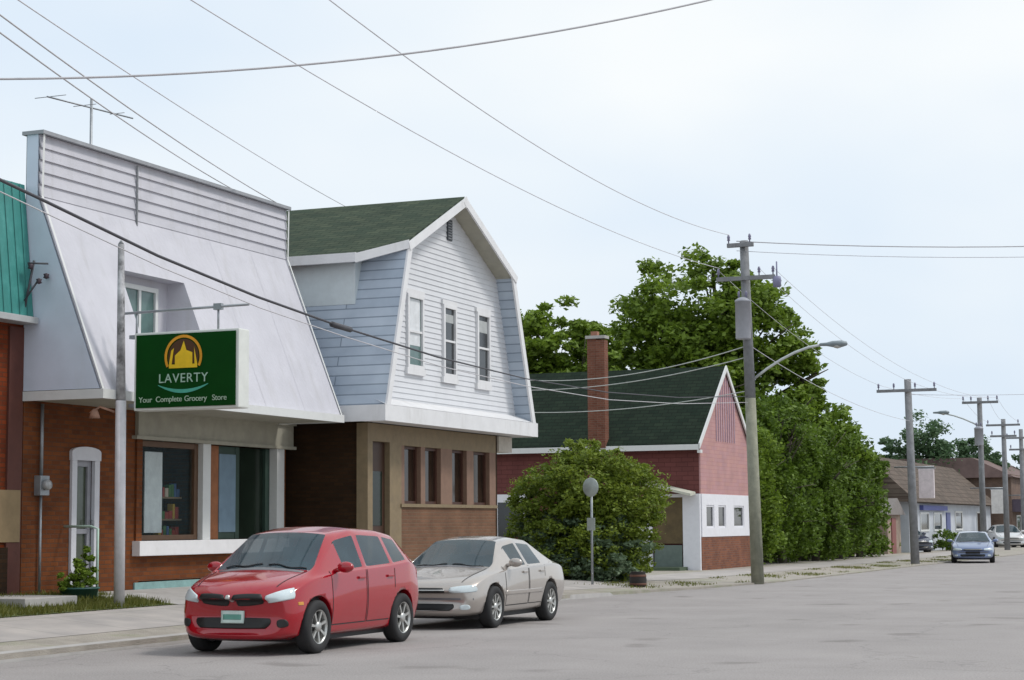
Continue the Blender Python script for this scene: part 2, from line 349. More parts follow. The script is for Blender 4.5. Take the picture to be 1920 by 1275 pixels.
# ================================================================== shop building (false front)
shop = thing('shop_building', (-18.6, 28.8, .4), 'brick shop with tall white false front flaring over the green sign', 'shop building')
b = MB(); Y0, Y1, FX = 24.6, 33.1, -18.6
ops = [(25.88, 26.62, .45, 2.9), (27.9, 32.95, 1.36, 3.2)]
b.box(-30, FX, Y0, Y0+.3, 0, 6.4); b.box(-30, FX, Y1-.3, Y1, 0, 6.4); b.box(-30, -29.7, Y0+.3, Y1-.3, 0, 6.4); b.box(-29.7, FX-.3, Y0+.3, Y1-.3, 6.2, 6.4)
f = MB()
for (y0, y1, z0, z1) in [(Y0+.3, 25.88, 0, 6.4), (25.88, 26.62, 2.9, 6.4), (25.88, 26.62, 0, .42), (26.62, 27.9, 0, 6.4), (27.9, 32.95, 3.72, 6.4), (27.9, 32.8, .66, 1.36)]:
    f.box(FX-.3, FX, y0, y1, z0, z1)
b.v and None
W(b.build('side_wall', BRICKR), shop); W(f.build('wall', BRICKR), shop)
W(MB().box(FX-.28, FX+.03, 27.75, 33.12, 0, .64).build('foundation', mat('teal_painted_base', (.22, .37, .36), .8, var=.2, scale=4, stain=((.35, .35, .3), 3, .5))), shop)
# header over the shop windows
h = MB(); h.box(FX-.05, FX+.07, 27.75, 33.3, 3.2, 3.62); h.box(FX-.03, FX+.11, 27.65, 33.35, 3.14, 3.2); h.box(FX-.05, FX+.12, 27.7, 33.34, 3.62, 3.7)
W(h.build('header', DIRTYW), shop)
# posts
for (ya, yb) in [(29.9, 30.17), (32.66, 32.95)]:
    W(MB().box(FX-.12, FX+.06, ya, yb, 1.36, 3.14).build('window_post', TRIM, bevel=.008), shop)
W(MB().box(FX-.12, FX+.04, 27.76, 27.93, 1.36, 3.14).build('window_post', BRICKR), shop)
W(MB().box(FX-.25, FX+.16, 27.7, 32.98, 1.10, 1.36).build('window_sill', mat('white_sill', (.78, .77, .78), .5, var=.05, stain=((.5, .48, .45), 3, .3)), bevel=.01), shop)
# shop window left: glass, interior shapes behind
def alpha_glass(name, tint, a):
    m = mat(name, tint, rough=.04, spec=.35, var=.1, ior=1.4); m.node_tree.nodes['Principled BSDF'].inputs['Alpha'].default_value = a; return m
AG = alpha_glass('clear_shop_glass', (.05, .08, .08), .12)
sw = MB(); sw.box(FX-.14, FX-.05, 27.93, 28.06, 1.37, 3.13); sw.box(FX-.14, FX-.05, 29.77, 29.9, 1.37, 3.13); sw.box(FX-.14, FX-.052, 28.06, 29.77, 1.37, 1.46); sw.box(FX-.14, FX-.052, 28.06, 29.77, 3.03, 3.13)
swo = W(sw.build('shop_window', mat('brown_frame', (.12, .065, .035), .6)), shop)
p = MB().box(FX-.11, FX-.095, 28.04, 29.79, 1.44, 3.05).build('pane', AG); p.parent = swo
# things seen through the glass
it = MB(); it.box(FX-.24, FX-.22, 28.40, 28.96, 1.5, 2.95); W(it.build('interior_door', mat('pale_blue_door', (.8, .9, .92), .6)), shop)
for q in ((FX-.5, FX-.3, 28.1, 28.34, 1.36, 2.2),): W(MB().box(*q).build('display_stand', mat('window_display', (.16, .22, .17), .8, var=.6, scale=5)), shop)
gr_ = random.Random(5); GC = [mat('goods_%s' % q, c_, .6, var=.1) for q, c_ in (('green', (.05, .16, .05)), ('red', (.3, .04, .03)), ('cream', (.5, .46, .36)), ('blue', (.06, .13, .28)), ('yellow', (.45, .32, .05)))]
for row, zz in enumerate((1.36, 1.75, 2.15)):
    if row: W(MB().box(FX-.5, FX-.3, 29.02, 29.75, zz-.03, zz).build('shelf', TAN), shop)
    yy = 29.04
    while yy < 29.68:
        w_ = gr_.uniform(.06, .13); hh = gr_.uniform(.12, .28); W(MB().box(FX-.46, FX-.34, yy, yy+w_-.012, zz+.001, zz+hh).build('goods_box', gr_.choice(GC), bevel=.006), shop); yy += w_
it = MB(); it.box(FX-2.6, FX-.31, 27.95, 32.6, 1.30, 1.355); it.box(FX-2.6, FX-2.55, 27.95, 32.6, 1.37, 3.6); it.box(FX-2.6, FX-.31, 27.95, 32.6, 3.61, 3.69)
W(it.build('interior', mat('shop_interior', (.075, .07, .055), .8, var=.3)), shop)
# right bay: dark entrance with blue panel
it = MB(); it.box(FX-.2, FX-.13, 30.17, 30.75, 1.37, 3.13); W(it.build('wood_panel', mat('orange_brown_wood', (.30, .11, .04), .6, var=.2)), shop)
it = MB(); it.box(FX-.2, FX-.11, 30.75, 31.35, 1.5, 2.98); dr = W(it.build('door_panel', mat('slate_blue_panel', (.16, .24, .31), .5, var=.1)), shop)
it = MB(); it.box(FX-.22, FX-.12, 31.35, 31.5, 1.37, 3.13); it.box(FX-.22, FX-.12, 32.5, 32.66, 1.37, 3.13); it.box(FX-.22, FX-.13, 30.75, 31.35, 1.37, 1.5); it.box(FX-.22, FX-.13, 30.75, 31.35, 2.98, 3.13)
dd = W(it.build('door_frame', mat('dark_green_frame', (.03, .06, .045), .5)), shop)
p = MB().box(FX-.2, FX-.185, 31.5, 32.5, 1.37, 3.13).build('pane', glassmat('dim_glass', (.012, .02, .014), .15, .25)); p.parent = dd
# side storm door with arched head
DW = mat('door_white', (.62, .62, .66), .5, var=.05)
for q in ((25.86, 26.0), (26.5, 26.64)): W(MB().box(FX-.02, FX+.05, q[0], q[1], .5, 2.72).build('door_jamb', DW, bevel=.006), shop)
arch = [(25.84, 2.72), (26.66, 2.72), (26.66, 2.86)]+[(26.25+.41*math.cos(t), 2.86+.09*math.sin(t)) for t in [math.pi*k/10 for k in range(1, 10)]]+[(25.84, 2.86)]
d = MB().prismX(arch, FX-.02, FX+.06); W(d.build('door_arch', DW), shop)
d = MB(); d.box(FX-.1, FX-.03, 26.0, 26.1, .5, 2.72); d.box(FX-.1, FX-.03, 26.4, 26.5, .5, 2.72); d.box(FX-.1, FX-.032, 26.1, 26.4, 1.5, 1.58); d.box(FX-.1, FX-.032, 26.1, 26.4, .5, .62); d.box(FX-.1, FX-.032, 26.1, 26.4, 2.62, 2.72)
d1 = W(d.build('door', mat('door_grey', (.30, .30, .33), .5, var=.08)), shop)
p = MB().box(FX-.09, FX-.07, 26.1, 26.4, .62, 2.62).build('pane', glassmat('door_glass', (.06, .075, .05), .12, .5)); p.parent = d1
p = MB().tube([(FX+.0, 26.45, 1.58), (FX+.05, 26.45, 1.58), (FX+.05, 26.45, 1.72), (FX, 26.45, 1.72)], .012, 6).build('handle', METAL); p.parent = d1
# ---- false front
FT, FK, FB = 8.0, 6.93, 3.76; PX, BX = -18.35, -17.1; YA, YB = 24.56, 32.66
def slx(z): return PX+(BX-PX)*(FK-z)/(FK-FB)
ff = MB()
RY0, RY1, RZ0, RZ1 = 26.25, 28.25, 4.55, 5.92
def quad(mb, a, b_, c, d_): mb.add([a, b_, c, d_], [(0, 1, 2, 3)])
for (ya, yb, za, zb) in [(YA, RY0, FB, FK), (RY1, YB, FB, FK), (RY0, RY1, FB, RZ0), (RY0, RY1, RZ1, FK)]:
    ny = max(1, int((yb-ya)/1.22))
    for k in range(ny):
        y_a, y_b = lerp(ya, yb, k/ny), lerp(ya, yb, (k+1)/ny)
        if k and zb-za > 1.5: ff.add([(slx(za)+.003, y_a-.005, za), (slx(za)+.003, y_a+.005, za), (slx(zb)+.003, y_a+.005, zb), (slx(zb)+.003, y_a-.005, zb)], [(0, 1, 2, 3)])
        quad(ff, (slx(za), y_a, za), (slx(za), y_b, za), (slx(zb), y_b, zb), (slx(zb), y_a, zb))
W(ff.build('flared_front', STUCCO), shop)
# recess of the upper window
XR = -18.30
rc = MB()
quad(rc, (slx(RZ0), RY0, RZ0), (slx(RZ1), RY0, RZ1), (XR, RY0, RZ1), (XR, RY0, RZ0)); quad(rc, (slx(RZ0), RY1, RZ0), (slx(RZ1), RY1, RZ1), (XR, RY1, RZ1), (XR, RY1, RZ0))
quad(rc, (slx(RZ1), RY0, RZ1), (slx(RZ1), RY1, RZ1), (XR, RY1, RZ1), (XR, RY0, RZ1)); quad(rc, (slx(RZ0), RY0, RZ0), (slx(RZ0), RY1, RZ0), (XR, RY1, RZ0), (XR, RY0, RZ0)); quad(rc, (XR, RY0, RZ0), (XR, RY1, RZ0), (XR, RY1, RZ1), (XR, RY0, RZ1))
W(rc.build('window_recess', STUCCO), shop)
window_x(shop, XR+.03, 26.4, 27.85, 4.62, 5.78, TRIM, GL_T, .08, mull=(27.3,))
# parapet boards
def pf(z): return (YA, YB)
siding_wall(pf, FK, FT-.06, PX-.02, .2, STUCCO, 'parapet_siding', shop, lap=.034)
bk = MB(); bk.prismY([(-18.6, FB+.02), (-18.6, FT-.04), (PX-.03, FT-.04), (PX-.03, FK), (BX-.04, FB+.02)], YA+.001, YA+.04); bk.prismY([(-18.6, FB+.02), (-18.6, FT-.04), (PX-.03, FT-.04), (PX-.03, FK), (BX-.04, FB+.02)], YB-.04, YB-.001)
EPM = mat('shade_blue_panel', (.60, .655, .76), .6, var=.06, scale=2, stain=((.45, .48, .5), 2, .3, (1, 1, .2)))  # white end panels with the unlit side's bluish shade put into their colour
for ya_ in (YA+.001, YB-.04): W(MB().prismY([(-18.6, FB+.02), (-18.6, FT-.04), (PX-.03, FT-.04), (PX-.03, FK), (BX-.04, FB+.02)], ya_, ya_+.039).build('end_panel', EPM), shop)
W(MB().box(-18.64, -18.6, YA+.04, YB-.04, 6.3, FT-.05).box(-18.6, -18.52, YA+.04, YB-.04, 6.9, FT-.06).build('parapet_back', WOOD), shop)
cp = MB(); cp.box(-18.68, PX+.09, YA-.03, YB+.02, FT-.06, FT); W(cp.build('coping', mat('dark_flashing', (.30, .31, .33), .5, var=.1)), shop)
cj = MB()
W(MB().box(PX+.01, PX+.045, 27.288, 27.312, FK-.1, FT-.1).build('panel_joint', WOOD), shop)
for yy in (YA+.01, YB-.05):
    cj = MB(); cj.add([(PX+.06, yy, FT-.06), (PX+.06, yy+.05, FT-.06), (PX+.045, yy+.05, FK), (PX+.045, yy, FK), (BX+.02, yy+.05, FB), (BX+.02, yy, FB)], [(0, 1, 2, 3), (3, 2, 4, 5)]); W(cj.build('corner_trim', TRIM), shop)
fs_ = MB(); fs_.box(BX-.02, BX+.05, YA-.02, YB+.02, FB-.14, FB+.01); fs_.box(-18.58, BX-.02, YA-.02, YA+.05, FB-.14, FB+.01); fs_.box(-18.58, BX-.02, YB-.05, YB+.02, FB-.14, FB+.01)
W(fs_.build('fascia', TRIM), shop)
W(MB().box(-18.58, BX-.03, YA+.05, YB-.05, FB-.12, FB-.06).build('soffit', DIRTYW), shop)
# conduit with meter
em = thing('electric_meter', (-18.5, 25.02, .5), 'round grey electric meter on a conduit running down the brick shop wall', 'electric meter')
W(MB().tube([(-18.55, 25.02, .48), (-18.55, 25.02, 2.15)], .022, 8).tube([(-18.55, 25.02, 2.42), (-18.55, 25.02, 3.6)], .028, 8).build('conduit', METAL), em)
W(MB().box(-18.6, -18.47, 24.9, 25.14, 2.12, 2.44).build('meter_box', METAL, bevel=.01), em)
W(MB().lathe([(.0, .0), (.085, .0), (.085, .07), (.06, .1), (0, .105)], (-18.47, 25.02, 2.29), 'X', 16).build('meter_dial', glassmat('meter_glass', (.3, .3, .3), .1, .6)), em)

# projecting sign on its post
post = thing('sign_post', (-17.0, 24.98, .42), 'tall flaking white post with dark weathered top in front of the brick shop', 'post')
W(MB().tube([(-17.0, 24.98, .3), (-17.0, 24.95, 3.6)], .085, 12).build('pole', mat('flaking_white', (.62, .6, .62), .7, var=.1, stain=((.35, .4, .36), 4, .5, (1, 1, .3))), None), post)
W(MB().tube([(-17.0, 24.95, 3.6), (-17.0, 24.9, 6.1)], .075, 12, r1=.05).build('pole_top', mat('flaking_grey', (.30, .30, .31), .85, var=.9, scale=4.5, stain=((.62, .61, .63), 3.5, .8, (2, 2, .8))), None), post)
W(MB().tube([(-17.0, 24.9, 6.1), (-17.0, 24.9, 6.16)], [.05, .01], 8).build('pole_cap', WOOD), post)
br = MB(); br.tube([(-17.08, 24.9, 3.42), (-17.25, 24.75, 3.5), (-17.4, 24.7, 3.4)], .02, 6); br.lathe([(.02, .05), (.05, .02), (.09, -.1), (0, -.1)], (-17.33, 24.72, 3.42), 'Z', 12)
W(br.build('lamp_bracket', mat('rusty_lamp', (.36, .2, .14), .7, var=.3)), post)
sgn = thing('projecting_sign', (-16.0, 25.25, 3.5), 'green lightbox sign with yellow round emblem hung from the white post', 'sign')
SY0, SY1 = 25.1, 25.42; SX0, SX1, SZ0, SZ1 = -16.86, -14.94, 3.44, 4.68
W(MB().box(SX0, SX1, SY0, SY1, SZ0, SZ1).build('cabinet', mat('sign_cabinet', (.70, .72, .68), .5, var=.06), bevel=.02), sgn)
W(MB().box(SX0+.05, SX1-.05, SY0-.02, SY0-.002, SZ0+.04, SZ1-.04).build('sign_face', mat('sign_green', (.002, .05, .005), .6, spec=.12, var=.12, scale=2)), sgn)
YF = SY0-.03
def disc(cx, cz, r0, r1, a0, a1, y, n=28):
    m = MB(); vs = []
    for k in range(n+1):
        t = a0+(a1-a0)*k/n; vs += [(cx+r0*math.cos(t), y, cz+r0*math.sin(t)), (cx+r1*math.cos(t), y, cz+r1*math.sin(t))]
    return m.add(vs, [(2*k, 2*k+1, 2*k+3, 2*k+2) for k in range(n)])
ecx, ecz = -15.93, 4.27
ORG = mat('emblem_orange', (.75, .33, .02), .4); YEL = mat('emblem_yellow', (.85, .55, .02), .4); GRN = mat('emblem_brown', (.08, .03, .01), .5)
e = disc(ecx, ecz, .30, .345, R(-28), R(208), YF)
W(e.build('emblem_ring', ORG), sgn)
W(disc(ecx, ecz, .001, .28, R(-30), R(210), YF+.004).build('emblem_ground', GRN), sgn)
e = MB()
e.add([(ecx-.26, YF-.004, ecz-.18), (ecx+.26, YF-.004, ecz-.18), (ecx+.26, YF-.004, ecz-.12), (ecx-.26, YF-.004, ecz-.12)], [(0, 1, 2, 3)])
e.add([(ecx-.15, YF-.004, ecz-.12), (ecx+.17, YF-.004, ecz-.12), (ecx+.17, YF-.004, ecz+.06), (ecx+.06, YF-.004, ecz+.1), (ecx+.01, YF-.004, ecz+.25), (ecx-.05, YF-.004, ecz+.1), (ecx-.15, YF-.004, ecz+.02)], [(0, 1, 2, 3, 4, 5, 6)])
e.add([(ecx-.26, YF-.004, ecz-.12), (ecx-.21, YF-.004, ecz-.12), (ecx-.17, YF-.004, ecz+.14), (ecx-.22, YF-.004, ecz+.1)], [(0, 1, 2, 3)]); e.add([(ecx+.21, YF-.004, ecz-.12), (ecx+.26, YF-.004, ecz-.12), (ecx+.2, YF-.004, ecz+.15)], [(0, 1, 2)])
W(e.build('emblem', YEL), sgn)
def text_mesh(s, size, loc, rot, m, name, parent, ext=.004, squash=1.0, spread=1.0):
    cu = bpy.data.curves.new(name, 'FONT'); cu.body = s; cu.size = size; cu.extrude = ext; cu.align_x = 'CENTER'; cu.space_character = spread
    o = bpy.data.objects.new(name, cu); COL.objects.link(o); bpy.context.view_layer.update()
    me = bpy.data.meshes.new_from_object(o.evaluated_get(bpy.context.evaluated_depsgraph_get())); bpy.data.objects.remove(o)
    me.transform(Matrix.Translation(loc) @ rot @ Matrix.Diagonal((1, squash, 1, 1))); me.name = name; me.materials.clear()
    o = link(name, me, m); W(o, parent) if parent else None; return o
RT = Matrix.Rotation(R(90), 4, 'X')
LET = mat('sign_letters', (.38, .55, .44), .5); LETW = mat('sign_letters_small', (.42, .56, .42), .5)
text_mesh('LAVERTY', .205, Vector((ecx, YF, 3.865)), RT, LET, 'lettering', sgn, spread=1.12)
for wd_, t_ in (('Your', .125), ('Complete', .350), ('Grocery', .605), ('Store', .83)): text_mesh(wd_, .125, Vector((lerp(SX0, SX1, t_), YF, 3.565)), RT, LETW, 'lettering', sgn, spread=.96)
sw_ = MB(); vs = []
for k in range(21):
    t = -1+k/10; vs += [(ecx+.46*t, YF, 3.835-.08*(1-t*t)), (ecx+.46*t, YF, 3.83-.13*(1-t*t)-.004)]
sw_.add(vs, [(2*k, 2*k+1, 2*k+3, 2*k+2) for k in range(20)]); W(sw_.build('swoosh', mat('sign_teal', (.08, .4, .3), .4)), sgn)
hb = MB(); hb.tube([(-17.15, 25.2, 5.02), (-14.85, 25.24, 5.06)], .022, 8); hb.tube([(-16.9, 25.22, 5.02), (-16.9, 25.22, 4.68)], .018, 6); hb.tube([(-15.4, 25.24, 5.05), (-15.4, 25.24, 4.68)], .018, 6)
W(hb.build('hanger_bar', METAL), sgn)
for q in ((-15.47, -15.33, 25.2, 25.28, 5.0, 5.1), (-17.0, -16.86, 25.16, 25.26, 4.6, 4.66), (-17.0, -16.86, 25.16, 25.26, 3.5, 3.56)): W(MB().box(*q).build('clamp', METAL), sgn)

# planter beside the door, railing post, steps
stp = MB(); stp.prismZ([(-18.55, 25.7), (-17.75, 25.7), (-17.75, 26.9), (-18.55, 26.9)], .1, .5)
tag(stp.build('door_step', CONC, bevel=.015), 'concrete doorstep in front of the white storm door', 'step')
stp = MB(); stp.box(-18.58, -17.3, 23.0, 24.3, .42, .56); stp.box(-18.5, -17.5, 23.0, 23.2, 0, .42); stp.box(-18.5, -17.5, 24.05, 24.2, 0, .42)
tag(stp.build('concrete_bench', CONC, bevel=.015), 'low grey concrete slab on supports at the far left edge', 'slab')
rl = thing('step_rail', (-17.85, 25.57, .4), 'thin pale green metal rail post beside the arched white door', 'handrail')
TEALP = mat('pale_teal_metal', (.42, .58, .5), .5, var=.1)
W(MB().tube([(-17.85, 25.6, .3), (-17.85, 25.6, 1.58), (-18.0, 25.62, 1.62), (-18.55, 25.66, 1.62)], .022, 8).build('rail', TEALP), rl)
W(MB().box(-17.93, -17.77, 25.52, 25.68, .36, .45).build('base', TEALP), rl)

# ------------------------------------------------------------------ plants
def leaves(name, lobes, n, size, seed, m, parent=None, flat=.6, shell=.55, clump=None, droop=0, zmin=None, cs=1.0):
    """leaf-sized faces in clumps spread through the lobes: lobes (x,y,z,rx,ry,rz)"""
    rg = np.random.default_rng(seed); lob = np.array(lobes, float); vol = lob[:, 3]*lob[:, 4]*lob[:, 5]; vol = vol**.8; pr = vol/vol.sum()
    nc = clump or max(24, n//(100 if size > .09 else 52)); li = rg.choice(len(lob), nc, p=pr); d = rg.normal(size=(nc, 3)); d /= np.linalg.norm(d, axis=1)[:, None]
    rad = shell+(1.06-shell)*rg.random(nc)**.6
    cc = lob[li, :3]+d*rad[:, None]*lob[li, 3:6]; csz = (lob[li, 3:6].mean(axis=1))*(.13+.17*rg.random(nc))*cs
    ci = rg.integers(0, nc, n); p = rg.normal(size=(n, 3)); p /= np.linalg.norm(p, axis=1)[:, None]; p *= (rg.random(n)**.45)[:, None]; p[:, 2] *= flat
    c = cc[ci]+p*csz[ci][:, None]
    if droop: c[:, 2] -= droop*rg.random(n)**2
    if zmin is not None: c[:, 2] = np.maximum(c[:, 2], zmin+rg.random(n)*.4)
    a = rg.normal(size=(n, 3)); a[:, 2] *= .55; a /= np.linalg.norm(a, axis=1)[:, None]
    nn = p+rg.normal(size=(n, 3))*.45+np.array([0, 0, .35]); b = np.cross(a, nn); b /= np.linalg.norm(b, axis=1)[:, None]+1e-9
    s = size*(.55+.9*rg.random(n))[:, None]; a = a*s; b = b*s*.5
    bend = np.cross(a, b); bend /= np.linalg.norm(bend, axis=1)[:, None]+1e-9; bend *= s*.14
    V = np.empty((n, 4, 3)); V[:, 0] = c-a; V[:, 1] = c-b*1.05+bend; V[:, 2] = c+a; V[:, 3] = c+b+bend
    me = bpy.data.meshes.new(name); me.vertices.add(n*4); me.vertices.foreach_set('co', V.reshape(-1)); me.loops.add(n*4); me.loops.foreach_set('vertex_index', np.arange(n*4))
    me.polygons.add(n); me.polygons.foreach_set('loop_start', np.arange(n)*4); me.polygons.foreach_set('loop_total', np.full(n, 4)); me.update(calc_edges=True)
    return link(name, me, m, parent)
BARK = mat('bark', (.10, .085, .065), .95, var=.35, scale=4, bump=.8, bscale=20)
LF_A = leafmat('leaf_mid', (.018, .055, .006), (.12, .24, .015), (.26, .38, .04))
LF_B = leafmat('leaf_dark', (.010, .034, .006), (.075, .17, .014), (.19, .30, .03))
LF_C = leafmat('leaf_olive', (.022, .07, .006), (.12, .24, .016), (.28, .35, .04))
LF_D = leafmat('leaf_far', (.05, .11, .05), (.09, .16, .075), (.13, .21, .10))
def tree(base, lobes, n, size, seed, lm, label, cat='tree', name='tree', group=None, tr=.25, flat=.6, shell=.5, trunks=None, droop=0, zmin=None, cs=1.0):
    root = thing(name, base, label, cat, group); rr = random.Random(seed)
    W(leaves('crown', lobes, n, size, seed, lm, flat=flat, shell=shell, droop=droop, zmin=zmin, cs=cs), root)
    mb = MB(); bx, by, bz = base
    for (ox, oy) in (trunks or [(0, 0)]):
        L0 = min(lobes, key=lambda l: (l[0]-bx-ox)**2+(l[1]-by-oy)**2); top = Vector((bx+ox+rr.uniform(-.2, .2), by+oy+rr.uniform(-.2, .2), lerp(bz, L0[2], .62)))
        mb.tube([(bx+ox, by+oy, bz-.2), (bx+ox+rr.uniform(-.1, .1), by+oy, lerp(bz, top.z, .45)), top], [tr*1.15, tr*.85, tr*.65], 10)
        for l in lobes:
            if trunks and rr.random() < .5: continue
            c = Vector(l[:3]); mid = top.lerp(c, .5)+Vector((rr.uniform(-.3, .3), rr.uniform(-.3, .3), rr.uniform(-.2, .3)))
            mb.tube([top-Vector((0, 0, tr)), mid, c], [tr*.5, tr*.3, tr*.1], 7)
            for q in range(4):
                e_ = c+Vector((rr.gauss(0, .5)*l[3], rr.gauss(0, .5)*l[4], rr.uniform(-.1, .75)*l[5])); mb.tube([mid.lerp(c, rr.random()), e_], [tr*.18, tr*.05], 5)
    W(mb.build('trunk', BARK), root); return root

pl = thing('planter', (-17.95, 25.25, .42), 'teal pot of leafy green plants beside the arched white door', 'planter')
W(MB().lathe([(0, 0), (.24, 0), (.31, .24), (.33, .24), (.33, .27), (.29, .27), (.28, .22), (0, .21)], (-17.95, 25.25, .38), 'Z', 24).build('pot', mat('teal_pot', (.03, .10, .085), .5, var=.2)), pl)
W(leaves('foliage', [(-17.95, 25.3, .85, .24, .28, .3), (-17.9, 25.42, 1.15, .12, .13, .22), (-17.98, 25.0, .78, .2, .22, .2)], 2200, .045, 5, LF_A, shell=.1), pl)
W(MB().tube([(-17.95, 25.25, .55), (-17.93, 25.3, 1.2)], [.012, .004], 5).tube([(-17.95, 25.25, .55), (-17.98, 25.05, .95)], [.01, .004], 5).build('stem', BARK), pl)

# ================================================================== left brick building with teal roof
lb = thing('brick_building', (-18.6, 20, .3), 'rust red brick building with teal metal roof cut off at the left edge', 'building')
W(MB().box(-30, -18.62, 14, 24.58, 0, 4.86).build('wall', BRICKL), lb)
W(MB().box(-18.62, -18.585, 24.2, 24.56, .0, 4.8).build('downpipe_strip', mat('dark_red_strip', (.10, .03, .02), .7)), lb)
rf = MB(); rf.add([(-18.40, 14, 4.95), (-18.40, 24.54, 4.95), (-18.62, 24.54, 7.12), (-18.62, 14, 7.12)], [(0, 1, 2, 3)]); rf.add([(-18.62, 24.54, 7.12), (-18.62, 14, 7.12), (-26, 14, 7.3), (-26, 24.54, 7.3)], [(0, 1, 2, 3)])
k = 0
while 14.2+.2*k < 24.5:
    y = 14.2+.2*k; rf.add([(-18.385, y-.012, 4.96), (-18.385, y+.012, 4.96), (-18.605, y+.012, 7.12), (-18.605, y-.012, 7.12)], [(0, 1, 2, 3)]); k += 1
rf.add([(-18.40, 24.54, 4.95), (-18.62, 24.54, 7.12), (-26, 24.54, 7.3), (-26, 24.54, 4.87), (-18.6, 24.54, 4.87)], [(0, 1, 2, 3, 4)])
W(rf.build('roof', mat('teal_metal', (.045, .24, .215), .45, var=.15, scale=3, stain=((.10, .33, .3), 3, .6))), lb)
W(MB().box(-18.62, -18.28, 14, 24.52, 4.84, 4.945).build('gutter', mat('grey_gutter', (.42, .43, .43), .5, var=.1), bevel=.01), lb)
W(MB().box(-18.62, -18.57, 23.6, 24.52, 1.38, 2.2).build('boarded_window', mat('tan_board', (.27, .19, .10), .8, var=.1)), lb)
W(MB().box(-18.62, -18.55, 14, 24.2, 0, 1.3).build('plinth', BRICKD), lb)
ins = thing('service_bracket', (-18.4, 24.45, 5.1), 'dark service wire bracket with insulators by the teal roof corner', 'bracket')
bq = MB(); bq.tube([(-18.45, 24.35, 5.0), (-18.3, 24.4, 5.85)], .02, 6); bq.tube([(-18.35, 24.3, 5.8), (-18.1, 24.5, 5.8)], .016, 6); bq.tube([(-18.4, 24.3, 5.2), (-18.15, 24.3, 5.5)], .016, 6)
W(bq.build('arm', WIREM), ins)
for q in ((-18.12, 24.48, 5.55), (-18.32, 24.34, 5.7), (-18.14, 24.32, 5.45)): W(MB().lathe([(0, .0), (.05, .02), (.035, .05), (.05, .08), (0, .1)], q, 'Z', 10).build('insulator', mat('brown_porcelain', (.05, .03, .04), .3)), ins)

# roof antenna
an = thing('tv_antenna', (-21, 29.7, 6.4), 'thin grey television antenna above the white false front', 'antenna')
W(MB().tube([(-21, 29.7, 6.3), (-21, 29.7, 9.85)], .028, 8).build('mast', METAL), an)
am = MB(); am.tube([(-21, 28.3, 9.6), (-21, 31.1, 9.75)], .016, 6)
for q in range(0, 8, 3):
    yy = 28.4+q*.36; am.tube([(-21-.35+.03*q, yy, 9.62+.02*q), (-21+.35-.03*q, yy, 9.62+.02*q)], .008, 5)
W(am.build('boom', METAL), an)

# ================================================================== gambrel building
gb = thing('gambrel_building', (-16.95, 37.2, .3), 'white gambrel fronted building with green roof above a brown brick ground floor', 'building')
YM = 36.96
prof = [(33.07, 3.98), (34.12, 7.35), (YM, 8.69), (39.78, 7.35), (41.0, 3.98)]
XF, XW = -16.35, -16.75
def gp(z):   # wall extents at height z
    if z <= 7.3: return (lerp(33.2, 34.2, (z-3.98)/3.32), lerp(40.92, 39.7, (z-3.98)/3.32))
    t = (z-7.3)/(8.6-7.3); return (lerp(34.2, YM, t), lerp(39.7, YM, t))
wins = [(34.83, 35.62, 4.86, 6.42), (36.63, 37.32, 4.8, 6.38), (38.46, 39.2, 4.78, 6.4)]
siding_wall(gp, 3.98, 8.58, XW, .115, SIDING, 'gable_wall', gb, lap=.016, holes=[(a+.02, b_-.02, c+.02, d_-.02) for a, b_, c, d_ in wins])
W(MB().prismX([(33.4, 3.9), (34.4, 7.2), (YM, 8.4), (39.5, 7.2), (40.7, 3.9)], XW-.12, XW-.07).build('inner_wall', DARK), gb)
for i, (a, b_, c, d_) in enumerate(wins):
    mid = (c+d_)/2
    o = window_x(gb, XW+.01, a, b_, c, d_, WHITE, GL_D if i else GL_T, .075, rails=(mid,), depth=.06)
    if i == 0: o['label'] = 'white window half covered by a pale blind'
    W(MB().box(XW-.0, XW+.075, a-.05, b_+.05, c-.13, c).build('window_sill', WHITE), gb); W(MB().box(XW-.0, XW+.06, a-.04, b_+.04, d_, d_+.10).build('window_head', WHITE), gb)
W(MB().box(XW-.005, XW+.02, 34.95, 35.5, 5.35, 6.33).build('roller_blind', mat('blind', (.66, .68, .7), .6)), gb)
for q in ((36.72, 37.22, 6.0, 6.18), (38.56, 39.1, 5.95, 6.22)): W(MB().box(XW-.005, XW+.02, *q).build('curtain', mat('curtain', (.4, .42, .42), .7)), gb)
vt = MB(); vt.box(XW-.03, XW+.04, 36.9, 37.14, 7.82, 8.28)
vo = W(vt.build('gable_vent', mat('vent_dark', (.06, .07, .08), .6)), gb)
vt = MB()
for k in range(7): vt.box(XW+.04, XW+.055, 36.91, 37.13, 7.85+.06*k, 7.875+.06*k)
p = vt.build('slat', mat('vent_grey', (.25, .26, .28), .6)); p.parent = vo
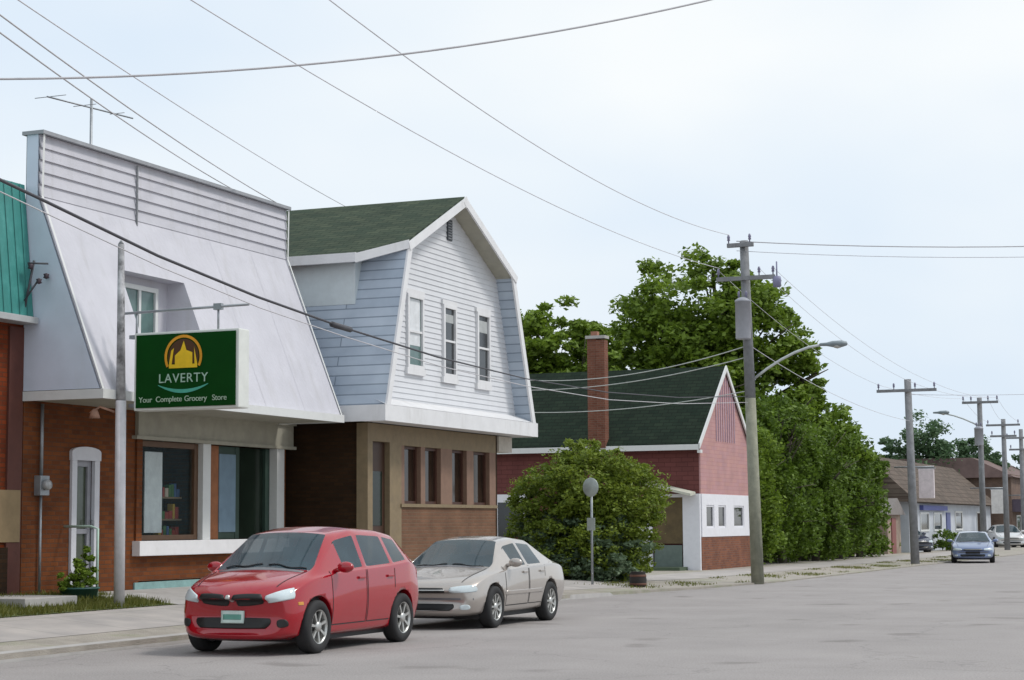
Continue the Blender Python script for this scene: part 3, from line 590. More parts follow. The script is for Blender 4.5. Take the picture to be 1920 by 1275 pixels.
# steep shingled sides with thickness + overhang in front
def slab(pts2, x0, x1, t, m, name):   # pts2 polyline (y,z) outer; thickness t inward
    P2 = [Vector((0, a, b_)) for a, b_ in pts2]; mb = MB(); d = (P2[1]-P2[0]).normalized(); nrm = Vector((0, -d.z, d.y)); nrm = nrm if nrm.z > 0 else -nrm
    q = [P2[0], P2[1], P2[1]-nrm*t, P2[0]-nrm*t]; mb.prismX([(v.y, v.z) for v in q], x0, x1); return W(mb.build(name, m), gb)
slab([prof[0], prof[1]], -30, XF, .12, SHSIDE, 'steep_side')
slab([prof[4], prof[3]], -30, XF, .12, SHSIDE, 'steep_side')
rt = lambda y: 8.73-.4725*abs(y-YM)
rq = [(-30, 33.5), (XF-.85, 33.5), (XF+.02, 34.1), (XF+.02, YM), (-30, YM)]; rm = MB(); rz = lambda y: rt(y)+.03
rm.add([(x, y, rz(y)) for x, y in rq]+[(x, y, rz(y)-.12) for x, y in rq], [(0, 1, 2, 3, 4), (9, 8, 7, 6, 5), (0, 5, 6, 1), (1, 6, 7, 2), (2, 7, 8, 3), (3, 8, 9, 4), (4, 9, 5, 0)])
W(rm.build('roof', ROOFG), gb)
slab([(39.84, rt(39.84)+.02), (YM, 8.76)], -30, XF+.02, .12, ROOFG, 'roof')
# dormer wall along the side
dm = MB(); dm.prismX([(33.72, 6.1), (33.72, 6.98), (34.3, 7.2), (34.3, 6.1)], -30, XF-1.0)
W(dm.build('dormer_wall', mat('dormer_panel', (.60, .66, .68), .6, var=.05)), gb)
ev = MB(); ev.box(-30, XF-.85, 33.42, 33.498, rt(33.5)-.17, rt(33.5)+.02)
za, zb_ = rt(33.46), rt(34.1)
ev.add([(XF-.85, 33.42, za+.02), (XF+.06, 34.06, zb_+.03), (XF+.06, 34.06, zb_-.15), (XF-.85, 33.42, za-.17), (XF-.87, 33.5, za+.02), (XF+.02, 34.12, zb_+.03), (XF+.02, 34.12, zb_-.15), (XF-.87, 33.5, za-.17)], [(0, 1, 2, 3), (4, 7, 6, 5), (0, 4, 5, 1), (3, 2, 6, 7), (0, 3, 7, 4), (1, 5, 6, 2)])
ev.prismX([(YM-.14, 8.62), (YM, 8.50), (YM+.14, 8.62), (YM, 8.76)], XF-.1, XF+.07)
ev.add([(XF-.86, 33.52, za-.16), (XF+.01, 34.1, zb_-.16), (XF-.4, 34.3, zb_-.14), (XF-1.1, 33.75, za-.14)], [(0, 1, 2, 3)])
# rake boards
def rake(a, c, m_=WHITE, wdt=.16, x=XF):
    A, C_ = Vector((0, *a)), Vector((0, *c)); d = (C_-A).normalized(); nrm = Vector((0, -d.z, d.y)); nrm = nrm if nrm.z > 0 else -nrm
    q = [A+nrm*.01, C_+nrm*.01, C_-nrm*wdt, A-nrm*wdt]; ev.prismX([(v.y, v.z) for v in q], x, x+.045)
rake(prof[0], prof[1]); rake(prof[4], prof[3]); rake((34.05, rt(34.05)-.02), (YM, 8.72), x=XF+.02); rake((39.9, rt(39.9)-.02), (YM, 8.72), x=XF+.02)
W(ev.build('rake_board', WHITE), gb)
so = MB()
for (a, c) in [((34.12, 7.23), (YM, 8.57)), ((39.78, 7.23), (YM, 8.57))]:
    so.add([(XW+.01, a[0], a[1]), (XF-.001, a[0], a[1]), (XF-.001, c[0], c[1]), (XW+.01, c[0], c[1])], [(0, 1, 2, 3)])
W(so.build('soffit', DIRTYW), gb)
fa = MB(); fa.box(XF-.03, XF+.05, 32.98, 41.12, 3.66, 3.98); fa.add([(XF+.05, 33.0, 3.985), (XF+.05, 41.1, 3.985), (XW+.02, 40.9, 4.16), (XW+.02, 33.15, 4.16)], [(0, 1, 2, 3)])
fa.box(-18.2, XF-.03, 32.98, 33.06, 3.66, 3.98); fa.box(-18.6, XF-.03, 41.04, 41.12, 3.66, 3.98); fa.box(-17.02, XF-.03, 33.06, 41.04, 3.68, 3.72)
W(fa.build('fascia', WHITE), gb)
W(MB().box(-30, -17.02, 33.1, 41.0, 3.72, 3.9).build('soffit', mat('brown_soffit', (.08, .05, .035), .8)), gb)
# ground floor
gx = -16.95
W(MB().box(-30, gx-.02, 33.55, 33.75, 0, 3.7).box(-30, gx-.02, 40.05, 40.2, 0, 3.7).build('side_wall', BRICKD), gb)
wl = MB()
for (a, b_, c, d_) in [(33.5, 33.72, 0, 3.66), (34.5, 35.05, 0, 3.66), (33.72, 34.5, 3.3, 3.66), (35.05, 40.08, 3.26, 3.66)]: wl.box(gx-.25, gx, a, b_, c, d_)
W(wl.build('wall_trim', TAN), gb)
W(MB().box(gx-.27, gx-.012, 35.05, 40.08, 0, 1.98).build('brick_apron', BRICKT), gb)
W(MB().box(gx-.27, gx+.03, 35.0, 40.1, 1.98, 2.05).build('window_sill', TAN), gb)
for (a, b_) in [(35.05, 35.2), (36.0, 36.22), (37.02, 37.62), (38.42, 38.8), (39.72, 40.08)]: W(MB().box(gx-.2, gx-.005, a, b_, 2.05, 3.26).build('window_pier', mat('pinkish_tan', (.22, .135, .095), .8, var=.1)), gb)
GLB = glassmat('brown_glass', (.03, .018, .012), .08, .4)
for (a, b_) in [(35.2, 36.0), (36.22, 37.02), (37.62, 38.42), (38.8, 39.72)]:
    o = window_x(gb, gx-.16, a, b_, 2.05, 3.26, mat('maroon_frame', (.065, .025, .016), .5), GLB, .06, depth=.06)
    p = MB().box(gx-.145, gx-.12, a+.12, a+.24, 2.12, 3.0).build('curtain', mat('green_curtain', (.22, .27, .2), .7)); p.parent = o
dr = W(MB().box(gx-.2, gx-.12, 33.72, 34.5, .3, 3.3).build('door', mat('dark_brown_door', (.05, .022, .012), .5)), gb)
p = MB().box(gx-.12, gx-.11, 33.86, 34.36, 1.6, 2.7).build('pane', glassmat('dim_glass', (.012, .02, .014), .15, .25)); p.parent = dr
W(MB().box(-18.2, gx+.03, 40.2, 41.0, 3.3, 3.66).build('bracket_box', mat('beige_box', (.5, .46, .4), .7)), gb)
W(MB().box(-29.8, -17.3, 33.8, 40.0, 3.4, 3.6).build('ceiling', DARK), gb)

# ================================================================== pink house
ph = thing('pink_house', (-17.6, 61.7, .1), 'pink house with dark green roof and tall brick chimney behind the bush', 'house')
PXW, PY0, PY1, PYM, EZ, RZ = -17.6, 58.62, 64.8, 61.65, 4.42, 6.95
PINKS = brickmat('pink_shaded_side', (.165, .058, .054), (.14, .05, .046), (.11, .038, .036), .4, .15, .012, 'XZ', .5, .85, .25)  # house pink, darkened in the colour because this side is unlit
PINKF = brickmat('pink_front', (.47, .27, .25), (.44, .26, .27), (.40, .21, .22), .6, .13, .008, 'YZ', .3, .8, .2)
W(MB().box(-32, PXW-.02, PY0+.05, PY1-.05, 0, EZ-.02).build('side_wall', PINKS), ph)
W(MB().prismX([(PY0+.04, 2.5), (PY1-.04, 2.5), (PY1-.04, EZ), (PYM, RZ-.12), (PY0+.04, EZ)], PXW-.02, PXW+.03).build('front_wall', PINKF), ph)
rf = MB()
for s_ in (-1, 1):
    yE = PYM+s_*(PYM-PY0+.28); zE = EZ-.22
    rf.add([(-32, PYM, RZ), (PXW+.08, PYM, RZ), (PXW+.08, yE, zE), (-32, yE, zE), (-32, PYM, RZ-.1), (PXW+.08, PYM, RZ-.1), (PXW+.08, yE, zE-.1), (-32, yE, zE-.1)], [(0, 1, 2, 3), (4, 7, 6, 5), (2, 6, 7, 3), (1, 5, 6, 2)])
W(rf.build('roof', ROOFD), ph)
tm = MB()
for s_ in (-1, 1):
    yE = PYM+s_*(PYM-PY0+.3); zE = EZ-.24
    tm.prismX([(PYM, RZ+.02), (PYM, RZ-.17), (yE, zE-.17), (yE, zE+.02)], PXW+.08, PXW+.13)
    tm.box(-32, PXW+.07, yE-.03, yE+.03, zE-.2, zE-.02)
    tm.box(PXW+.03, PXW+.14, yE-.25*s_-.02, yE, zE-.3, zE-.2)
W(tm.build('rake_board', TRIM), ph)
W(MB().box(-32, PXW, PY0-.26, PY0+.03, EZ-.42, EZ-.38).build('soffit', mat('brown_soffit', (.08, .05, .035), .8)), ph)
# decorative lattice gable vertical slats
gl = MB()
for k in range(9):
    y = PYM-1.1+k*.275; gl.box(PXW+.03, PXW+.06, y-.03, y+.03, 4.35, RZ-.25-abs(y-PYM)*.8)
W(gl.build('gable_slats', mat('mauve_slat', (.42, .3, .36), .7)), ph)
ch = MB(); ch.box(-21.32, -21.0, 58.3, 58.62, 4.1, 7.75); ch.box(-21.0, -20.7, 58.26, 58.62, 4.1, 7.7); 
W(ch.build('chimney', brickmat('chimney_brick', (.22, .09, .06), (.17, .065, .042), (.2, .12, .09), axes='WALL')), ph)
W(MB().box(-21.36, -20.67, 58.22, 58.66, 7.75, 7.85).build('chimney_cap', CONC), ph)
W(MB().box(-21.2, -20.98, 58.34, 58.56, 7.85, 8.0).build('chimney_pot', mat('clay_pot', (.32, .15, .1), .8)), ph)
# enclosed white front
PW = mat('porch_white', (.74, .74, .78), .6, var=.05, stain=((.5, .5, .5), 3, .3))
fr = MB(); FXp = PXW+.035
fr.box(PXW-.02, FXp+.03, PY0+.02, PY1-.02, 2.2, 2.56); fr.box(PXW-.02, FXp+.03, PY0+.02, PY1-.02, 1.16, 1.45)
for (a, b_) in [(PY0+.02, 59.15), (60.05, 60.55), (61.45, 62.45), (63.75, PY1-.02)]: fr.box(PXW-.02, FXp+.03, a, b_, 1.45, 2.2)
W(fr.build('front_band', PW), ph)
for (a, b_) in [(59.15, 60.05), (60.55, 61.45), (62.45, 63.75)]: window_x(ph, PXW, a, b_, 1.45, 2.2, PW, GL_D, .06, depth=.04)
W(MB().box(PXW-.02, PXW+.05, PY0, PY1, 0, 1.16).build('brick_base', BRICKP), ph)
sd_ = MB(); YS = PY0-.02
sd_.box(-18.15, PXW+.03, YS-.1, YS+.02, 0, 2.56); sd_.box(-19.75, -19.2, YS-.1, YS+.02, 0, 1.6); sd_.box(-19.2, -18.15, YS-.08, YS+.02, 2.45, 2.56)
W(sd_.build('porch_side', PW), ph)
W(MB().box(-19.2, -18.15, YS-.02, YS+.03, .95, 2.45).build('door', mat('brown_door', (.11, .075, .03), .6, var=.3, scale=3)), ph)
W(MB().box(-19.15, -18.2, YS-.05, YS-.02, .2, .9).build('door_panel', mat('grey_green_panel', (.13, .17, .15), .6)), ph)
W(MB().box(-19.35, -18.0, YS-1.0, YS-.12, 0, .2).build('step', mat('green_step', (.07, .1, .06), .8)), ph)
cn = MB(); cn.add([(-17.7, YS-.12, 2.62), (-19.5, YS-.12, 3.05), (-19.5, YS-.7, 2.98), (-17.7, YS-.7, 2.56), (-17.7, YS-.12, 2.54), (-19.5, YS-.12, 2.97), (-19.5, YS-.7, 2.9), (-17.7, YS-.7, 2.48)], [(0, 1, 2, 3), (4, 7, 6, 5), (0, 3, 7, 4), (1, 5, 6, 2), (3, 2, 6, 7), (0, 4, 5, 1)])
W(cn.build('canopy', mat('canopy_cream', (.5, .5, .42), .7)), ph)
W(MB().box(-24.9, -23.6, YS-.06, YS+.02, 2.35, 2.62).box(-24.9, -24.7, YS-.06, YS+.02, 1.2, 2.35).box(-23.75, -23.6, YS-.06, YS+.02, 1.2, 2.35).build('side_window', PW), ph)
W(MB().box(-24.7, -23.75, YS-.02, YS+.01, 1.2, 2.35).build('pane', GL_D), ph)

# ------------------------------------------------------------------ cars
def car(name, loc, rot, label, cat, spec, group=None):
    root = thing(name, loc, label, cat, group); root.rotation_euler = (0, 0, rot)
    k_ = spec.get('ys', 1.0); spec = dict(spec)
    if k_ != 1:
        spec['st'] = [dict(q, y=q['y']*k_) for q in spec['st']]; spec['wy'] = tuple(q*k_+spec.get('wo', (0, 0))[i] for i, q in enumerate(spec['wy'])); spec['doors'] = [(a*k_, b_*k_) for a, b_ in spec['doors']]
        for q in ('L', 'hood0', 'hood1', 'wiper'): spec[q] *= k_
        spec['mirror'] = (spec['mirror'][0]*k_, spec['mirror'][1])
        spec['patches'] = [(nm, [(a*(k_ if ax[:4] == 'side' else 1), b_*(k_ if ax == 'top' else 1)) for a, b_ in q_], m_, o_, r_, ax) for (nm, q_, m_, o_, r_, ax) in spec['patches']]
    paint, L_, W2 = spec['paint'], spec['L'], spec['W']/2
    st = spec['st']; NJ = 11
    cols = []
    for s_ in st:
        y, kind = s_['y'], s_['k']; zb, wl_, wm, zm, ws, zs = s_['b']; zt = s_['zt']
        c = [(0, zb), (wl_*.82, zb), (wl_, zb+.07), (wm, zm), (ws, zs)]
        if kind == 'hood': c += [(ws*a, zs+(zt-zs)*h_) for a, h_ in ((.94, .42), (.88, .62), (.82, .73), (.74, .82), (.4, .97), (0, 1))]
        elif kind == 'cowl': c += [(ws-.035, zs+.015), (ws-.05, zs+.03), (ws-.075, zs+.045), (ws-.125, zs+.06), (ws*.45, zt-.006), (0, zt)]
        else: w6 = s_['w6']; c += [(ws-.03, zs+.03), (w6, zt-.115), (w6-.03, zt-.065), (w6-.085, zt-.035), (w6*.5, zt-.008), (0, zt)]
        k = s_.get('c', 0)
        cols.append([(x, y+k*(x/W2)**2, z) for x, z in c])
    bm = bmesh.new(); ring = []; cr = bm.edges.layers.float.new('crease_edge'); cv = bm.verts.layers.float.new('crease_vert')
    for cset in cols:
        ring.append([bm.verts.new(p) for p in cset]+[bm.verts.new((-p[0], p[1], p[2])) for p in cset[1:-1]])
    def idx(j, side): return j if side == 0 or j in (0, NJ-1) else NJ+j-1
    NM = dict(body=0, windshield=1, side_window=2, rear_window=3, arch=4, trim=5)
    for i in range(len(cols)-1):
        a, b_ = st[i], st[i+1]
        for j in range(NJ-1):
            for sd2 in (0, 1):
                v = [ring[i][idx(j, sd2)], ring[i][idx(j+1, sd2)], ring[i+1][idx(j+1, sd2)], ring[i+1][idx(j, sd2)]]
                fc = bm.faces.new(v if sd2 == 0 else v[::-1]); fc.smooth = True; mi = 0
                if j >= 8 and a['k'] == 'cowl' and b_['k'] == 'cab': mi = 1
                if j >= 8 and a['k'] == 'cab' and b_['k'] == 'cowl': mi = 3
                if j == 5 and a.get('win'): mi = 2
                if j <= 1: mi = 5
                fc.material_index = mi
    for R_ in (ring[0], ring[-1]):
        for j in range(NJ-1):
            a1, a2 = R_[idx(j, 0)], R_[idx(j+1, 0)]; b1, b2 = R_[idx(j, 1)], R_[idx(j+1, 1)]
            vs_ = [a1, a2, b2, b1]; u = []
            for q in vs_:
                if q not in u: u.append(q)
            fc = bm.faces.new(u); fc.smooth = True
    bmesh.ops.recalc_face_normals(bm, faces=bm.faces)
    for f_ in bm.faces:
        if f_.material_index == 2:
            for v_ in f_.verts: v_[cv] = .8
        if f_.material_index in (1, 3):
            for v_ in f_.verts: v_[cv] = max(v_[cv], .55) if len({q.material_index for q in v_.link_faces}) > 1 and abs(v_.co.x) > .4 else v_[cv]
    for e_ in bm.edges:
        ms = {f.material_index for f in e_.link_faces}
        if len(ms) > 1: e_[cr] = .97
    for i in range(len(cols)):
        for j in (4,):
            for sd2 in (0, 1):
                if i+1 < len(cols):
                    e_ = bm.edges.get((ring[i][idx(j, sd2)], ring[i+1][idx(j, sd2)])); 
                    if e_: e_[cr] = max(e_[cr], .45)
    for R_, i in ((ring[0], 0), (ring[-1], -1)):
        for j in range(1, NJ-1):
            for sd2 in (0, 1):
                e_ = bm.edges.get((R_[idx(j, sd2)], R_[idx(j+1, sd2)])); 
                if e_: e_[cr] = .35
    me = bpy.data.meshes.new('tmp'); bm.to_mesh(me); bm.free()
    ms_ = [paint]*6
    for m_ in ms_: me.materials.append(m_)
    o = bpy.data.objects.new('tmp', me); COL.objects.link(o)
    sb = o.modifiers.new('s', 'SUBSURF'); sb.levels = 3; sb.render_levels = 3
    tmp = []; r_ = spec['wr']; ar = r_+.045
    for wy in spec['wy']:
        for sx in (-1, 1):
            cm = MB(); cm.cur = 4; prof_ = []
            for k in range(33):
                t = math.pi*2*k/32; prof_.append((wy+ar*math.cos(t), r_+.01+ar*math.sin(t)))
            cm.prismX(prof_[:-1], sx*(W2-.30), sx*(W2+.3)); co = cm.build('cut', None)
            for m_ in ms_: co.data.materials.append(m_)
            for pl_ in co.data.polygons: pl_.material_index = 4
            md = o.modifiers.new('b', 'BOOLEAN'); md.operation = 'DIFFERENCE'; md.object = co; md.solver = 'EXACT'; tmp.append(co)
    bpy.context.view_layer.update()
    fin = bpy.data.meshes.new_from_object(o.evaluated_get(bpy.context.evaluated_depsgraph_get()))
    bpy.data.objects.remove(o)
    for t_ in tmp: bpy.data.objects.remove(t_)
    bmf = bmesh.new(); bmf.from_mesh(fin); bvh = BVHTree.FromBMesh(bmf)
    GLASS = glassmat('car_glass', (.03, .06, .075), .05, .7, .72); BLK = mat('black_plastic', (.02, .02, .022), .6)
    def extract(ids, nm, m_, cond=None):
        b2 = bmf.copy(); bmesh.ops.delete(b2, geom=[f for f in b2.faces if f.material_index not in ids or (cond and not cond(f.calc_center_median()))], context='FACES')
        if not b2.faces: b2.free(); return None
        m2 = bpy.data.meshes.new(nm); b2.to_mesh(m2); b2.free(); m2.materials.clear()
        for pl_ in m2.polygons: pl_.material_index = {0: 0, 4: 1, 5: 1}.get(pl_.material_index, 0)
        return link(nm, m2, m_, root)
    doors = spec['doors']   # list of (y0,y1)
    belowbelt = lambda c: abs(c.x) > W2*.75 and c.z > spec['sill']
    def indoor(c, d_): return belowbelt(c) and d_[0] < c.y < d_[1] and c.z < spec['belt']
    extract({0, 4, 5}, 'body', [paint, BLK])
    extract({1}, 'windshield', GLASS); extract({3}, 'rear_window', GLASS)
    yb = [st[i]['y'] for i in range(len(st)) if st[i].get('win')]; 
    groups = []
    for i in range(len(st)-1):
        if st[i].get('win'): groups.append((st[i]['y'], st[i+1]['y']))
    for (a, b_) in groups:
        for sx in (-1, 1): extract({2}, 'side_window', GLASS if not spec.get('darkside') else GLASS, lambda c, a=a, b_=b_, sx=sx: c.x*sx > 0 and a-.001 <= c.y-0 < b_+.02)
    def hit(origin, d_):
        h_ = bvh.ray_cast(Vector(origin), Vector(d_)); return h_[0], h_[1]
    def patch(nm, quad_, m_, off=.008, n=8, axis='front', skirt=.03, parent=None, round_=0):
        """curved plate lying on the body; quad_ in (x,z) for front/rear, (y,z) for side"""
        G = []; mb = MB()
        org = {'front': lambda a, b_: ((a, -2, b_), (0, 1, 0)), 'rear': lambda a, b_: ((a, L_+2, b_), (0, -1, 0)), 'side+': lambda a, b_: ((3, a, b_), (-1, 0, 0)), 'side-': lambda a, b_: ((-3, a, b_), (1, 0, 0)), 'top': lambda a, b_: ((a, b_, 4), (0, 0, -1))}[axis]
        dv = Vector(org(0, 0)[1])
        for i in range(n+1):
            for j in range(n+1):
                u_, v_ = i/n, j/n
                if round_:
                    uu, vv = u_*2-1, v_*2-1; k_ = round_; uu2 = uu*math.sqrt(1-k_*vv*vv/2); vv2 = vv*math.sqrt(1-k_*uu*uu/2); u_, v_ = (uu2+1)/2, (vv2+1)/2
                p_ = (Vector(quad_[0])*(1-u_)+Vector(quad_[1])*u_)*(1-v_)+(Vector(quad_[3])*(1-u_)+Vector(quad_[2])*u_)*v_
                h_, nn = hit(*org(p_.x, p_.y))
                if h_ is None: h_ = Vector(org(p_.x, p_.y)[0])-0*dv; h_ = G[-1]+dv*off if G else h_
                G.append(h_-dv*off)
        fs2 = [(i*(n+1)+j, i*(n+1)+j+1, (i+1)*(n+1)+j+1, (i+1)*(n+1)+j) for i in range(n) for j in range(n)]
        per = [(i*(n+1)) for i in range(n)]+[n*(n+1)+j for j in range(n)]+[i*(n+1)+n for i in range(n, 0, -1)]+[j for j in range(n, 0, -1)]
        N0 = len(G); V2 = G+[G[p_]+dv*skirt for p_ in per]
        fs2 += [(per[k], per[(k+1) % len(per)], N0+(k+1) % len(per), N0+k) for k in range(len(per))]
        mb.add(V2, fs2, True); o_ = mb.build(nm, m_); o_.parent = parent or root; return o_
    def seam(pts_, side, wdt=.007, nm='seam', m_=BLK):
        P_ = []
        for a, b_ in zip(pts_[:-1], pts_[1:]):
            k_ = max(2, int((Vector(a)-Vector(b_)).length/.05))
            P_ += [(lerp(a[0], b_[0], t/k_), lerp(a[1], b_[1], t/k_)) for t in range(k_)]
        P_.append(pts_[-1]); W_ = []
        for (a, b_) in P_:
            if side == 'top': h_, nn = hit((a, b_, 4), (0, 0, -1))
            elif side == 'front': h_, nn = hit((a, -2, b_), (0, 1, 0))
            else: sx = 1 if side == '+' else -1; h_, nn = hit((3*sx, a, b_), (-sx, 0, 0))
            if h_ is None: continue
            W_.append((h_, nn))
        if len(W_) < 3: return None
        vs2 = []
        for i, (h_, nn) in enumerate(W_):
            d_ = (W_[min(i+1, len(W_)-1)][0]-W_[max(i-1, 0)][0]).normalized(); sdv = d_.cross(nn).normalized(); vs2 += [h_+nn*.003+sdv*wdt, h_+nn*.003-sdv*wdt]
        return MB().add(vs2, [(2*i, 2*i+1, 2*i+3, 2*i+2) for i in range(len(W_)-1)], True), nm, m_
    def put(sm, parent=root):
        if sm: o_ = sm[0].build(sm[1], sm[2]); o_.parent = parent; return o_
    sm_all = MB()
    def acc(r_):
        if r_: r_[0].build('door_gap', BLK).parent = root
        if 0:
            b0 = len(sm_all.v); sm_all.v += r_[0].v; sm_all.f += [tuple(i+b0 for i in f_) for f_ in r_[0].f]; sm_all.mi += r_[0].mi; sm_all.sm += r_[0].sm
    bt, sl = spec['belt'], spec['sill']
    for sx in ('+', '-'):
        for (a, b_) in doors:
            rear_cut = spec['wy'][1]-ar+.02
            if b_ > rear_cut: acc(seam([(a, bt), (a, sl), (rear_cut, sl)], sx)); acc(seam([(b_, bt), (b_, sl+.42)], sx))
            else: acc(seam([(a, bt), (a, sl), (b_, sl), (b_, bt)], sx))
    hw = spec['hoodw']
    acc(seam([(-hw*.86, spec['hood0']), (-hw, spec['hood1'])], 'top')); acc(seam([(hw*.86, spec['hood0']), (hw, spec['hood1'])], 'top'))
    # handles
    for sx in (-1, 1):
        for (a, b_) in doors:
            h_, nn = hit((3*sx, b_-.13, bt-.10), (-sx, 0, 0))
            if h_: o_ = MB().box(h_.x-.01*sx, h_.x+.025*sx, b_-.24, b_-.06, h_.z-.017, h_.z+.017).build('door_handle', spec.get('handle', paint), bevel=.008); o_.parent = root
    # wheels
    RIM = spec['rim']
    for wy in spec['wy']:
        for sx in (-1, 1):
            cx = sx*(W2-.115); tw = .105
            t_ = MB().lathe([(r_*.64, -tw), (r_*.9, -tw*1.02), (r_*.985, -tw*.8), (r_, -tw*.5), (r_, tw*.5), (r_*.985, tw*.8), (r_*.9, tw*1.02), (r_*.64, tw), (r_*.62, 0), (r_*.64, -tw)], (cx, wy, r_), 'X', 36)
            wo = t_.build('wheel', RUBBER); wo.parent = root
            rr_ = r_*.66; q = MB(); s1 = sx
            q.lathe([(rr_, tw*.95*s1), (rr_*.93, tw*.98*s1), (rr_*.9, tw*.6*s1), (rr_*.9, -tw*.6*s1), (rr_, -tw*.9*s1)], (cx, wy, r_), 'X', 36)
            ns = spec['spokes']
            for k in range(ns):
                a0 = 2*math.pi*k/ns+.3; wd = .16 if ns > 6 else .26
                pr2 = []
                for (rad_, da, xx) in [(rr_*.16, wd*2.4, .78), (rr_*.94, wd*.55, .9)]:
                    pr2.append((rad_, da, xx))
                vs3 = []
                for (rad_, da, xx) in pr2:
                    for s2 in (-1, 1):
                        for dx_ in (0, -.025): vs3.append((cx+(tw*xx+dx_)*s1, wy+rad_*math.cos(a0+s2*da), r_+rad_*math.sin(a0+s2*da)))
                q.add(vs3, [(0, 2, 6, 4), (1, 5, 7, 3), (0, 4, 5, 1), (2, 3, 7, 6), (4, 6, 7, 5)])
            q.lathe([(rr_*.3, tw*.70*s1), (rr_*.28, tw*.92*s1), (rr_*.12, tw*.98*s1), (0, tw*.98*s1)], (cx, wy, r_), 'X', 18)
            ro = q.build('rim', RIM); ro.parent = wo
            dk = MB().lathe([(rr_*.9, tw*.25*s1), (0, tw*.25*s1)], (cx, wy, r_), 'X', 24).build('brake_disc', mat('brake_dark', (.06, .06, .06), .5, metal=.5)); dk.parent = wo
    # mirrors
    my, mz = spec['mirror']
    for sx in (-1, 1):
        h_, nn = hit((3*sx, my, mz-.06), (-sx, 0, 0)); bx_ = h_.x if h_ else sx*W2
        m3 = MB(); m3.tube([(bx_-.03*sx, my, mz-.03), (bx_+.06*sx, my-.01, mz)], [.03, .035], 8)
        bmm = bmesh.new(); bmesh.ops.create_uvsphere(bmm, u_segments=16, v_segments=10, radius=1); bmm.transform(Matrix.Translation((bx_+.13*sx, my-.01, mz+.02)) @ Matrix.Diagonal((.12, .065, .072, 1)))
        m3.add([v.co.copy() for v in bmm.verts], [tuple(v.index for v in f_.verts) for f_ in bmm.faces], True); bmm.free()
        o_ = m3.build('mirror', spec.get('mirrorm', paint)); o_.parent = root
    # extra parts
    for (nm, q_, mm_, off, rd, ax) in spec['patches']:
        patch(nm, q_, mm_, off, 8, ax, .03, None, rd)
    if spec.get('wipers', True):
        cy = spec['wiper']; wm_ = MB()
        for x0_, x1_ in ((-.55, -.02), (.08, .62)):
            P_ = []
            for t in range(9):
                x_, y_ = lerp(x0_, x1_, t/8), cy+.02*math.sin(t); h_, nn = hit((x_, y_, 4), (0, 0, -1))
                if h_: P_.append(h_+Vector((0, 0, .012)))
            if len(P_) > 2: wm_.tube(P_, .008, 5)
        o_ = wm_.build('wiper', BLK); o_.parent = root
    # steering wheel, seats and mirror seen through the glass are dark; inner rear-view mirror
    # cabin seen through the glass
    cw = st[[q['k'] for q in st].index('cowl')]; CY = cw['y']; SEATM = mat('seat_fabric', (.10, .10, .105), .9); y2 = spec['mirror'][0]
    o_ = MB().box(-W2+.12, W2-.12, CY-.05, y2+.12, .62, cw['b'][5]-.03).build('dashboard', BLK, bevel=.04); o_.parent = root
    for sx in (-.36, .36):
        q = MB(); q.box(sx-.24, sx+.24, y2+.45, y2+.95, .35, .62); q.box(sx-.22, sx+.22, y2+.88, y2+1.02, .6, 1.12); q.box(sx-.12, sx+.12, y2+.92, y2+1.0, 1.15, 1.32); q.box(sx-.03, sx+.03, y2+.94, y2+.97, 1.1, 1.17)
        o_ = q.build('seat', SEATM, bevel=.03); o_.parent = root
    o_ = MB().box(-.62, .62, y2+1.75, y2+1.9, .5, 1.08).box(-.62, .62, y2+1.3, y2+1.76, .35, .58).build('rear_seat', SEATM, bevel=.03); o_.parent = root
    sw3 = MB().lathe([(.17+.013*math.cos(t), .013*math.sin(t)) for t in [math.pi*2*k/8 for k in range(9)]], (0, 0, 0), 'Z', 24); sw3.box(-.16, .16, -.015, .015, -.008, .008)
    rm_ = Matrix.Translation((.36, y2+.28, .95)) @ Matrix.Rotation(R(65), 4, 'X'); sw3.v = [tuple(rm_ @ Vector(v_)) for v_ in sw3.v]
    o_ = sw3.build('steering_wheel', BLK); o_.parent = root
    # underbody
    o_ = MB().box(-W2*.8, W2*.8, .62, L_-.6, .15, .32).build('underbody', BLK); o_.parent = root  # set low and wide to deepen the shade beneath the car
    bmf.free(); return root

def paint(name, col, rough=.28, metal=0., coat=1.):
    m = mat(name, col, rough, metal, .25, .03, 3, coat=coat); return m
RED = paint('red_paint', (.34, .0006, .010), .2); SILV = paint('silver_paint', (.43, .39, .355), .28, .45); PALEB = paint('pale_blue_paint', (.17, .22, .36), .3, .2)
LAMP = glassmat('lamp_lens', (.62, .70, .72), .08, .9); CHR = mat('chrome_rim', (.52, .52, .5), .35, metal=.7, var=.1); BLKG = mat('grille_black', (.012, .012, .012), .5)
PLATE = mat('plate', (.55, .66, .62), .5); PLG = mat('plate_green', (.12, .32, .26), .5); AMB = mat('amber_lens', (.6, .28, .04), .3); REDL = mat('red_lens', (.35, .01, .02), .2); GREYP = mat('grey_plastic', (.16, .16, .17), .5)

